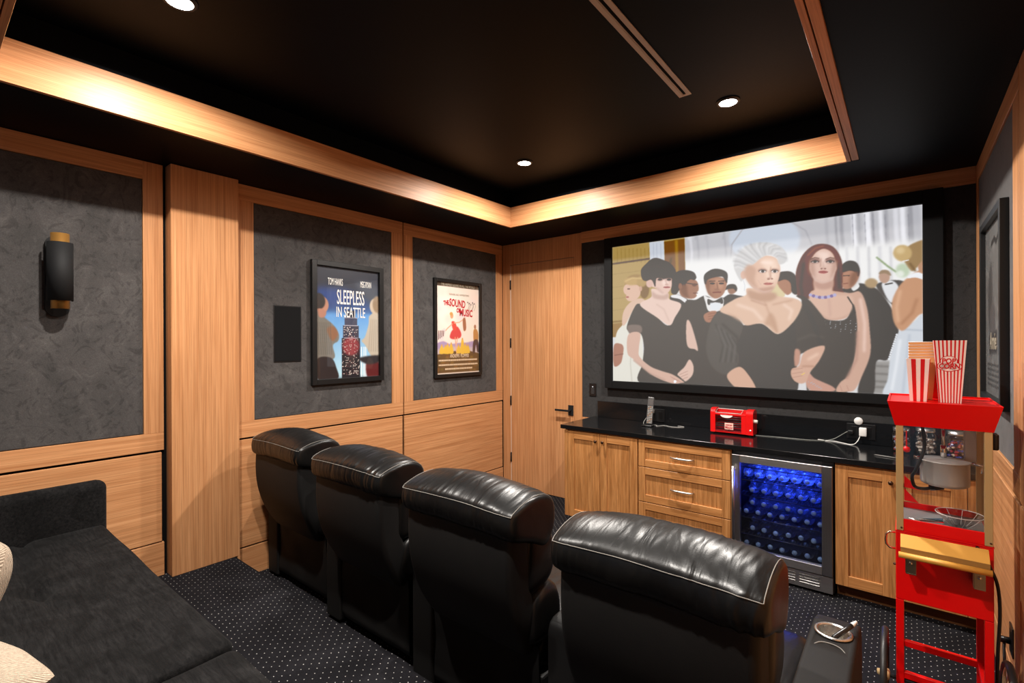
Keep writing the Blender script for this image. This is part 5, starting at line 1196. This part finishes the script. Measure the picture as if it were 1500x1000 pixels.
# flared canopy: four sloping sides and a top
def canopy():
    b = B(); lo = [(-.034, 2.594, 1.25), (.263, 2.594, 1.25), (.263, 2.898, 1.25), (-.034, 2.898, 1.25)]; hi = [(-.058, 2.553, 1.353), (.285, 2.553, 1.353), (.285, 2.945, 1.353), (-.058, 2.945, 1.353)]
    ins = [(-.052, 2.559, 1.353), (.279, 2.559, 1.353), (.279, 2.939, 1.353), (-.052, 2.939, 1.353)]; dn = [(x, y, 1.347) for x, y, _ in ins]
    b.add(lo+hi+ins+dn, [(0, 1, 5, 4), (1, 2, 6, 5), (2, 3, 7, 6), (3, 0, 4, 7), (4, 5, 9, 8), (5, 6, 10, 9), (6, 7, 11, 10), (7, 4, 8, 11), (8, 9, 13, 12), (9, 10, 14, 13), (10, 11, 15, 14), (11, 8, 12, 15), (12, 13, 14, 15), (3, 2, 1, 0)]); return b
obj('canopy', canopy(), RED, pm)
KX, KY = .128, 2.745
kt = obj('kettle', B().lathe([(0, 1.0), (.07, .995), (.078, 1.0), (.08, 1.01), (.08, 1.092), (.084, 1.095), (.084, 1.099), (.076, 1.1), (.02, 1.108), (0, 1.109)], (KX, KY, 0), 36), plain('worn_kettle_steel', (.40, .385, .36, 1), .42, .3), pm)
obj('stirrer_rod', B().tube([(KX-.003, KY, 1.25), (KX-.003, KY, 1.105)], .006, 8).tube([(KX-.003, KY, 1.16), (KX-.003, KY, 1.11)], .011, 10).tube([(KX-.003, KY, 1.249), (KX-.003, KY, 1.24)], .02, 12), CHROME, kt)
obj('hanger_arm', B().tube([(KX+.075, KY, 1.095), (KX+.115, KY, 1.09), (KX+.115, KY, 1.06)], .006, 8).tube([(KX-.1, KY, 1.098), (KX-.07, KY, 1.098)], .006, 8), CHROME, kt)
obj('dump_handle', B().tube([(.004, KY+.02, 1.205), (.004, KY, 1.14)], .003, 6).lathe([(0, -.014), (.010, -.010), (.014, 0), (.010, .010), (0, .014)], (.004, KY, 1.127), 14), REDP, kt)
obj('kettle_lead', B().tube(smooth([(.055, KY-.02, 1.25), (.062, KY-.02, 1.18), (.06, KY-.03, 1.13), (.034, KY-.04, 1.05), (.022, KY-.04, 1.02), (.03, KY-.04, .98), (.06, KY-.03, .972), (.085, KY-.02, .978)]), .0065, 8).tube([(.08, KY-.02, .977), (.122, KY-.005, .985)], .012, 10), BPLASTIC, kt)
obj('grey_bin', B().box(.195, .232, 2.80, 2.86, 1.09, 1.245, .002), plain('grey_bin', (.45, .45, .45, 1), .35, .8), pm)
obj('switch_box', B().box(.2605, .282, 2.64, 2.69, 1.175, 1.238, .006, 3), BPLASTIC, pm)
obj('power_cord', B().tube(smooth([(.215, 2.60, .80), (.225, 2.575, .795), (.245, 2.57, .75), (.268, 2.575, .68), (.276, 2.59, .57), (.272, 2.61, .40), (.274, 2.65, .22), (.285, 2.72, .10), (.305, 2.80, .13), (.32, 2.88, .24), (.325, 2.935, .305), (.336, 2.945, .322)]), .0055, 8), BPLASTIC, pm)
obj('plug', B().tube([(.312, 2.945, .322), (.344, 2.945, .322)], .014, 10), BPLASTIC, pm)
BOWLM = clear('clear_bowl_plastic', (.95, .95, .95, 1), .03, .05, 1.25)
t = obj('clear_bowl', B().lathe([(.012, .8392), (.022, .8395), (.026, .841), (.050, .862), (.075, .892), (.0765, .893), (.0755, .890), (.049, .860), (.024, .8435), (0, .842)], (.172, 2.70, 0), 28), BOWLM); tag(t, 'clear plastic bowl lying on the tray inside the popcorn machine', 'bowl')
PALE = plain('pale_bowl_lines', srgb(206, 200, 194), .25)
obj('bowl_rim_glint', B().tube([(.172+.076*math.cos(k*math.tau/32), 2.70+.076*math.sin(k*math.tau/32), .893) for k in range(32)], .0015, 6, closed=True), PALE, t)  # pale tube paints the lit line along the clear rim
for k in range(9): obj('bowl_rib', B().tube([(.172+q*math.cos(k*math.tau/9), 2.70+q*math.sin(k*math.tau/9), z) for q, z in ((.0265, .842), (.0505, .8625), (.0745, .8915))], .0007, 5), PALE, t)
t = thing('popcorn_scoop', 'small metal scoop lying on the popcorn machine tray', 'scoop', (.085, 2.67, .839))
obj('scoop_pan', B().grid([[(.045+.075*i/8, 2.66+.026*math.cos(math.pi*j/8), .8395+.028*(1-math.sin(math.pi*j/8))*(.4+.6*i/8)) for j in range(9)] for i in range(9)]), CHROME, t)
obj('grip', B().tube([(.045, 2.66, .845), (.01, 2.665, .849)], .006, 8), STEEL, t)

# popcorn boxes on the canopy
ZT = 1.3472
def box_shell(x, y, wb_, wt, db, dt, z0, z1, scal=0, n=1):
    """open tapered carton"""
    b = B(); t_ = .0015
    lo = [(-wb_/2, -db/2), (wb_/2, -db/2), (wb_/2, db/2), (-wb_/2, db/2)]; hi = [(-wt/2, -dt/2), (wt/2, -dt/2), (wt/2, dt/2), (-wt/2, dt/2)]
    V = [(x+a, y+c_, z0) for a, c_ in lo]+[(x+a, y+c_, z1) for a, c_ in hi]+[(x+a*.97, y+c_*.97, z1) for a, c_ in hi]+[(x+a*.96, y+c_*.96, z0+.002) for a, c_ in lo]
    F = [(0, 3, 2, 1)]+[(i, (i+1) % 4, (i+1) % 4+4, i+4) for i in range(4)]+[(i+4, (i+1) % 4+4, (i+1) % 4+8, i+8) for i in range(4)]+[(i+8, (i+1) % 4+8, (i+1) % 4+12, i+12) for i in range(4)]+[(12, 13, 14, 15)]
    return b.add(V, F)
def stripes(name, x, y, wb_, wt, db, dt, z0, z1, cols, mat, parent, e=.0006, side=False):
    """raised printed stripes on the front (and the visible side) of a tapered carton"""
    b = B()
    for (u0, u1) in cols:
        P = []
        for z, w, d in ((z0, wb_, db), (z1, wt, dt)):
            for u in (u0, u1): P.append((x+(u-.5)*w, y-d/2-e, z))
        b.add([P[0], P[1], P[3], P[2]], [(0, 1, 2, 3)])
        if side:
            for sx in (-1,):
                Q = []
                for z, w, d in ((z0, wb_, db), (z1, wt, dt)):
                    for u in (u0, u1): Q.append((x+sx*(w/2+e), y+(.5-u)*d, z))
                b.add([Q[0], Q[1], Q[3], Q[2]], [(0, 1, 2, 3)])
    return obj(name, b, mat, parent)
t = thing('popcorn_box', 'tall red striped popcorn box with popcorn lettering on the canopy', 'popcorn box', (.145, 2.70, ZT), 'popcorn boxes on the canopy')
bx = (.143, 2.70, .068, .102, .05, .068, ZT, ZT+.255)
obj('carton', box_shell(*bx), PAPERW, t); nS = 8
stripes('stripe', *bx, [((k+.0)/nS+.004, (k+.45)/nS) for k in range(nS)], PAPERR, t, side=True)
yb = lambda z: 2.70-(.05+(.068-.05)*(z-ZT)/.255)/2
cl = B(); zc = ZT+.158
def disc(cx_, cz_, rx, rz, e, n=20): cl.add([(cx_+rx*math.cos(k*math.tau/n), yb(cz_+rz*math.sin(k*math.tau/n))-e, cz_+rz*math.sin(k*math.tau/n)) for k in range(n)], [tuple(range(n))])
for e, g in ((.0012, .0025), (.0018, 0)):
    cl = B()
    for cx_, cz_, rx, rz in ((.139, zc+.012, .025, .020), (.122, zc-.008, .017, .015), (.156, zc-.009, .021, .015), (.139, zc-.012, .026, .016)): disc(cx_, cz_, rx+g, rz+g, e)
    obj('logo_cloud', cl, PAPERR if g else PAPERW, t)
ang = math.atan2(.009, .255)
letters('lettering', 'POP', .029, PAPERR, frame_M((.138, yb(zc+.012)-.0024, zc+.012), (1, 0, 0), (0, -math.sin(ang), math.cos(ang))), t, .8, bold=.0009, shear=.1)
letters('lettering', 'CORN', .029, PAPERR, frame_M((.140, yb(zc-.009)-.0024, zc-.009), (1, 0, 0), (0, -math.sin(ang), math.cos(ang))), t, .78, bold=.0009, shear=.1)
t = thing('popcorn_box', 'shorter popcorn box with broad red and white stripes on the canopy', 'popcorn box', (.043, 2.69, ZT), 'popcorn boxes on the canopy')
bx = (.043, 2.69, .056, .078, .045, .058, ZT, ZT+.178)
obj('carton', box_shell(*bx), PAPERW, t); stripes('stripe', *bx, [(.2, .4), (.6, .78), (.97, 1.0)], PAPERR, t, side=True)
base = None
for k in range(6):
    lab = ['topmost', 'second', 'third', 'fourth', 'fifth', 'lowest'][5-k]+' carton rim of the nested pile behind the shorter popcorn box'
    z = ZT+.0+.0125*k
    t = thing('popcorn_carton', lab, 'popcorn box', (.058, 2.775, z), 'nested popcorn cartons on the canopy')
    bx = (.058, 2.775, .066, .092, .052, .07, z+.001, z+.186)
    obj('carton', box_shell(*bx), PAPERO, t); obj('rim', B().tube([(.058+a*.046, 2.775+c_*.035, z+.186) for a, c_ in ((-1, -1), (1, -1), (1, 1), (-1, 1))], .0014, 6, closed=True), PAPERW, t)
t = thing('popcorn_box', 'plain red popcorn box standing between the two striped boxes', 'popcorn box', (.10, 2.845, ZT), 'popcorn boxes on the canopy')
obj('carton', box_shell(.118, 2.86, .06, .088, .05, .06, ZT, ZT+.20), PAPERR, t)
# ================================================================== RECLINERS
def pspline(pts, n):
    return [tuple(p) for p in spline(pts, n)]
def pillow(sec, w, p, nu, cen, wr=0.0, seed=0, bow=0.0, endw=1.0, nsub=4):
    """closed cross-section (y, z) swept along x, closing to rounded ends; wr = depth of the leather creases"""
    S_ = np.array(pspline(sec, nsub)); c_ = np.array(cen); rows = []
    nrm = S_-c_; nrm = nrm/np.maximum(np.linalg.norm(nrm, axis=1, keepdims=True), 1e-6)
    us = [math.copysign(1-(1-abs(t))**1.9, t) for t in np.linspace(-1, 1, nu)]
    for u in us:
        s = max(0.0, 1-abs(u)**p)**(1/p); s = max(s, .02); row = []
        for k, (y, z) in enumerate(S_):
            q = c_+(S_[k]-c_)*s
            d = 0.0
            if wr:
                e = (.25+.75*max(0, mnoise.noise(Vector((u*1.7+seed*5, k*.03, 4.4)))*1.6+.25*abs(u)+.15))*endw
                uu = u+.10*mnoise.noise(Vector((u*2.3, k*.16, seed*1.7)))
                a = mnoise.noise(Vector((uu*13+seed, k*.035, seed*3.1))); b = mnoise.noise(Vector((uu*30+seed*2, k*.05, 7.7+seed)))
                d = wr*e*((.5-abs(a)*1.9)*1.3+.55*b)
                d += .006*mnoise.noise(Vector((u*2.2+seed, k*.10, 2.2)))
            q = q+nrm[k]*d*min(1, s*1.3)
            row.append((u*w/2, float(q[0]), float(q[1])-bow*u*u*max(.4, min(1.3, .4+.9*(float(q[1])-SEAMZ)/.066))))
        rows.append(row)
    pillow.rows = rows; pillow.us = us
    b = B(); b.grid(rows, cv=True)
    n = len(S_); m = len(rows)
    b.f.append(tuple(range(n))); b.sm.append(True); b.f.append(tuple((m-1)*n+k for k in range(n-1, -1, -1))); b.sm.append(True)
    return b
SEAMZ = .988
HEAD = [(.012, SEAMZ-.098), (-.014, SEAMZ-.055), (-.008, SEAMZ), (.018, SEAMZ+.028), (.07, SEAMZ+.053), (.14, SEAMZ+.066), (.21, SEAMZ+.056), (.262, SEAMZ+.016), (.285, SEAMZ-.045), (.272, SEAMZ-.125), (.22, SEAMZ-.175), (.12, SEAMZ-.135)]
HC = (.135, SEAMZ-.03)
HWD = .63
def arm_mesh(cx_, with_cup):
    prof = [(.165, .02), (.165, .56), (.175, .592), (.2, .606), (.3, .612), (.55, .612), (.78, .606), (.86, .585), (.90, .54), (.91, .46), (.90, .02)]
    w = .136; b = bmesh.new(); n = len(prof)
    v0 = [b.verts.new((cx_-w/2, y, z)) for y, z in prof]; v1 = [b.verts.new((cx_+w/2, y, z)) for y, z in prof]
    b.faces.new(v0); b.faces.new(v1[::-1])
    for i in range(n): b.faces.new((v0[i], v1[i], v1[(i+1) % n], v0[(i+1) % n]))
    bmesh.ops.recalc_face_normals(b, faces=b.faces[:])
    bmesh.ops.bevel(b, geom=[e for e in b.edges], offset=.030, segments=5, affect='EDGES', profile=.6, clamp_overlap=True)
    B1 = B(); B1.bm(b, True); me = bpy.data.meshes.new('arm_tmp'); me.from_pydata(B1.v, [], B1.f)
    cu = B().lathe([(0, .50), (.0445, .50), (.0445, .66), (0, .66)], (cx_, CUPY, 0), 32); mc = bpy.data.meshes.new('cut_tmp'); mc.from_pydata(cu.v, [], cu.f)
    bb = bmesh.new(); bb.from_mesh(mc); bmesh.ops.remove_doubles(bb, verts=bb.verts[:], dist=1e-5); bmesh.ops.recalc_face_normals(bb, faces=bb.faces[:]); bb.to_mesh(mc); bb.free()
    bb = bmesh.new(); bb.from_mesh(me); bmesh.ops.recalc_face_normals(bb, faces=bb.faces[:]); bb.to_mesh(me); bb.free()
    oa = bpy.data.objects.new('arm_tmp', me); oc = bpy.data.objects.new('cut_tmp', mc); COL.objects.link(oa); COL.objects.link(oc)
    md = oa.modifiers.new('cut', 'BOOLEAN'); md.object = oc; md.operation = 'DIFFERENCE'; md.solver = 'EXACT'
    r = bpy.data.meshes.new_from_object(oa.evaluated_get(DEPS())); out = B()
    out.add([v.co[:] for v in r.vertices], [tuple(p_.vertices) for p_ in r.polygons], True)
    for o_ in (oa, oc): bpy.data.objects.remove(o_)
    return out
CUPY = .70
CUPM = plain('cup_steel', (.62, .6, .56, 1), .28, 1.0)
def cup(cx_, parent):
    return obj('cup_holder', B().lathe([(0, .522), (.041, .522), (.0435, .53), (.0438, .612), (.046, .6165), (.052, .618), (.0555, .6155), (.056, .6125)], (cx_, CUPY, 0), 36), CUPM, parent, local=True)
ARMS = {}
def make_recliner(loc, label, seed):
    t = thing('recliner', label, 'armchair', loc, 'leather recliners in a row')
    hd = obj('head_cushion', pillow(HEAD, HWD, 11, 130, HC, .003, seed, .026), LEATHER, t, local=True)
    # stitched seam along the back edge and up both sides
    rows, us = pillow.rows, pillow.us; ns = 4; ks = 2*ns; kf = 8*ns
    iL = min(range(len(us)), key=lambda q: abs(us[q]+.955)); iR = len(us)-1-iL
    path = [rows[iL][k] for k in range(kf, ks, -2)]+[rows[q][ks] for q in range(iL, iR+1)]+[rows[iR][k] for k in range(ks+2, kf+1, 2)]
    obj('seam', B().tube([(x+(.002 if x > 0 else -.002)*(abs(x) > HWD*.45), y-(.001 if y < .02 else 0), z+.0005) for x, y, z in path], .0015, 6), THREAD, hd, local=True)
    # back panel
    rows = []
    for z in np.linspace(.40, .905, 26):
        q = (z-.40)/.505
        y = .012-.012*math.sin(q*math.pi)+.125*(1-q)**2.3; th = .13; wd = .58-.05*max(0, (.35-q)/.35)**2
        rnd = .028; ring = []
        for sx, sy, a0 in ((1, 0, -math.pi/2), (1, 1, 0), (-1, 1, math.pi/2), (-1, 0, math.pi)):
            for k in range(5):
                a_ = a0+k*math.pi/8
                ring.append((sx*(wd/2-rnd)+rnd*math.cos(a_), y+(rnd if sy == 0 else th-rnd)+rnd*math.sin(a_), z-.012*abs(sx*0+((sx*(wd/2-rnd)+rnd*math.cos(a_))/(wd/2)))**2*q))
        rows.append(ring)
    b = B(); b.grid(rows, cv=True); n = len(rows[0]); b.f.append(tuple(range(n))); b.sm.append(False); b.f.append(tuple((len(rows)-1)*n+k for k in range(n))); b.sm.append(False)
    obj('back_panel', b, BACKCLOTH, t, local=True)
    # front of the back: two stacked cushions with bolsters
    obj('back_cushion', pillow([(.11, .62), (.10, .75), (.12, .88), (.19, .93), (.27, .90), (.31, .80), (.315, .70), (.26, .63)], .60, 6, 60, (.2, .77), .003, seed+3), LEATHER, t, local=True)
    obj('lumbar_cushion', pillow([(.13, .44), (.12, .55), (.15, .63), (.23, .665), (.32, .63), (.355, .54), (.34, .45), (.24, .42)], .615, 6, 60, (.23, .54), .0035, seed+5), LEATHER, t, local=True)
    obj('seat_cushion', pillow([(.24, .30), (.22, .41), (.26, .475), (.45, .50), (.70, .505), (.86, .485), (.92, .42), (.90, .32), (.6, .28)], .595, 9, 50, (.56, .40), .003, seed+7), LEATHER, t, local=True)
    obj('footrest', B().box(-.29, .29, .86, .935, .06, .30, .02, 4), LEATHER, t, local=True)
    obj('base', B().box(-.295, .295, .20, .88, .03, .30, .01), BACKCLOTH, t, local=True)
    # loose cloth skirt behind the mechanism
    P = [[(x, .178+.012*mnoise.noise(Vector((x*7+seed, z*6, 1)))+(.03 if i_ == 0 else 0), z+.02*mnoise.noise(Vector((x*3, seed, 2)))*(z > .3)) for x in np.linspace(-.295, .295, 40)] for i_, z in enumerate(np.linspace(.03, .43, 14))]
    obj('back_skirt', B().grid(P), BACKCLOTH, t, local=True)
    for sgn in ((-1, 1) if seed == 4 else (-1,)):
        key = sgn
        if key not in ARMS: ARMS[key] = arm_mesh(sgn*.372, True)
        a_ = obj('armrest', ARMS[key], BACKCLOTH, t, local=True); cup(sgn*.372, a_)
        obj('arm_seam', B().tube(smooth([(sgn*.372-.055, .57, .605), (sgn*.372-.025, .61, .613), (sgn*.372+.025, .61, .613), (sgn*.372+.055, .57, .605)]), .0018, 6), THREAD, a_, local=True)
        obj('arm_foot', B().box(sgn*.372-.05, sgn*.372+.05, .25, .85, .0, .03), BPLASTIC, a_, local=True)
    obj('base_foot', B().box(-.28, .28, .3, .8, 0, .03), BPLASTIC, t, local=True)
    return t
CH = [((-3.035, 1.42, 0), 'black leather recliner beside the oak panelled wall, end of the row', 1), ((-2.205, 1.375, 0), 'black leather recliner second from the oak panelled wall', 2),
      ((-1.395, 1.345, 0), 'black leather recliner third from the oak panelled wall', 3), ((-.565, 1.275, 0), 'largest looking black leather recliner, at the popcorn cart end of the row', 4)]
for l_, lab, sd in CH: make_recliner(l_, lab, sd)
t = thing('vape_pen', 'short black pen with a white tip resting in the recliner cup holder', 'pen', (-.16, 1.98, .62))
pA, pB, pC, pD = Vector((-.19, 1.935, .612)), Vector((-.158, 1.985, .629)), Vector((-.144, 2.007, .638)), Vector((-.132, 2.026, .646))
obj('barrel', B().tube([pA, pA.lerp(pB, .1), pB, pC], [.006, .008, .008, .008], 12), BPLASTIC, t); obj('mouthpiece', B().tube([pC, pC.lerp(pD, .3), pD], [.0075, .007, .004], 12), WHITEP, t)

# ================================================================== SOFA AND PILLOWS (on the platform)
so = thing('sofa', 'black velvet sofa with deep seat against the panelled wall', 'sofa', (-2.2, .2, .19))
def soft_box(x0, x1, y0, y1, z0, z1, r, nx=40, ny=30, fn=None):
    """box with a soft rounded top edge and a modelled top"""
    b = bmesh.new(); vs = [b.verts.new(p) for p in ((x0,y0,z0),(x1,y0,z0),(x1,y1,z0),(x0,y1,z0),(x0,y0,z1),(x1,y0,z1),(x1,y1,z1),(x0,y1,z1))]
    for f in ((0,3,2,1),(4,5,6,7),(0,1,5,4),(1,2,6,5),(2,3,7,6),(3,0,4,7)): b.faces.new([vs[i] for i in f])
    bmesh.ops.subdivide_edges(b, edges=b.edges[:], cuts=58, use_grid_fill=True)
    cx_, cy_, cz_ = (x0+x1)/2, (y0+y1)/2, (z0+z1)/2; h = Vector(((x1-x0)/2, (y1-y0)/2, (z1-z0)/2))
    for v in b.verts:
        p = v.co-Vector((cx_, cy_, cz_)); q = Vector([max(-h[i]+r, min(h[i]-r, p[i])) for i in range(3)]); d = p-q
        if d.length > 1e-6: p = q+d.normalized()*min(r, d.length*1.0 if d.length < r else r)
        v.co = p+Vector((cx_, cy_, cz_))
        if fn: v.co = v.co+fn(v.co)
    return B().bm(b, True)
def dent(p):
    d = 0
    if p.z > .55:
        yl = .375-.16*(p.x+3.3)/1.0*.0+.03*math.sin(p.x*4)
        d = -.022*math.exp(-((p.y-.33-.02*math.sin(p.x*5))/.022)**2)*(1 if p.x < -2.55 else math.exp(-((p.x+2.55)/.2)**2))-.03*math.exp(-((p.x+2.62)**2+(p.y-.33)**2)/.003)
        d += .006*mnoise.noise(p*4)
    return Vector((0, 0, d))
obj('seat_cushion', soft_box(-3.33, -1.672, -.42, .66, .44, .65, .028, fn=dent), VELVET, so); obj('seat_cushion', soft_box(-1.664, -.92, -.42, .66, .44, .648, .04, fn=dent), VELVET, so)
obj('sofa_base', B().box(-3.33, -.93, -.5, .62, .26, .44, .01), VELVET, so)
obj('armrest', soft_box(-3.40, -3.30, -.55, .672, .26, .882, .045), VELVET, so)
obj('backrest', soft_box(-3.33, -.92, -.62, -.40, .26, 1.02, .05), VELVET, so)
for x in (-3.3, -1.0):
    for y in (-.5, .55): obj('leg', B().lathe([(.018, .19), (.024, .26)], (x, y, 0), 12), BPLASTIC, so)
def cushion(name, label, loc, w, h, th, rx, rz, tilt=0):
    b = B(); n = 22; rowsf = []; rowsb = []
    for i in range(n+1):
        u = -1+2*i/n; rf = []; rb = []
        for j in range(n+1):
            v = -1+2*j/n; e = max(0, (1-abs(u)**2.6)*(1-abs(v)**2.6))**.5
            k = 1-.07*(1-abs(u)**2)*abs(v)**2-.0; k2 = 1-.07*(1-abs(v)**2)*abs(u)**2
            u0, v0 = u, v; u, v = u*math.sqrt(1-.32*v*v), v*math.sqrt(1-.32*u*u)
            wob = .006*mnoise.noise(Vector((u*2, v*2, loc[0])))
            rf.append((u*w/2*k2, v*h/2*k, th/2*e+wob)); rb.append((u*w/2*k2, v*h/2*k, -th/2*e+wob*(e > 0))); u = u0
        rowsf.append(rf); rowsb.append(rb)
    b.grid(rowsf); b.grid(rowsb)
    M = Matrix.Translation(loc) @ Matrix.Rotation(rz, 4, 'Z') @ Matrix.Rotation(rx, 4, 'X') @ Matrix.Rotation(tilt, 4, 'Z')
    b.v = [tuple(M @ Vector(p)) for p in b.v]
    o = obj(name, b, KNIT); tag(o, label, 'cushion', 'beige cushions on the sofa'); return o
cushion('throw_pillow', 'beige ribbed cushion leaning on the sofa back, nearer the sconce', (-2.42, .10, .835), .48, .30, .15, math.radians(71), math.radians(18))
cushion('throw_pillow', 'beige woven cushion lying flat on the sofa seat, nearest the camera', (-1.80, -.03, .742), .50, .50, .17, math.radians(6), math.radians(20))
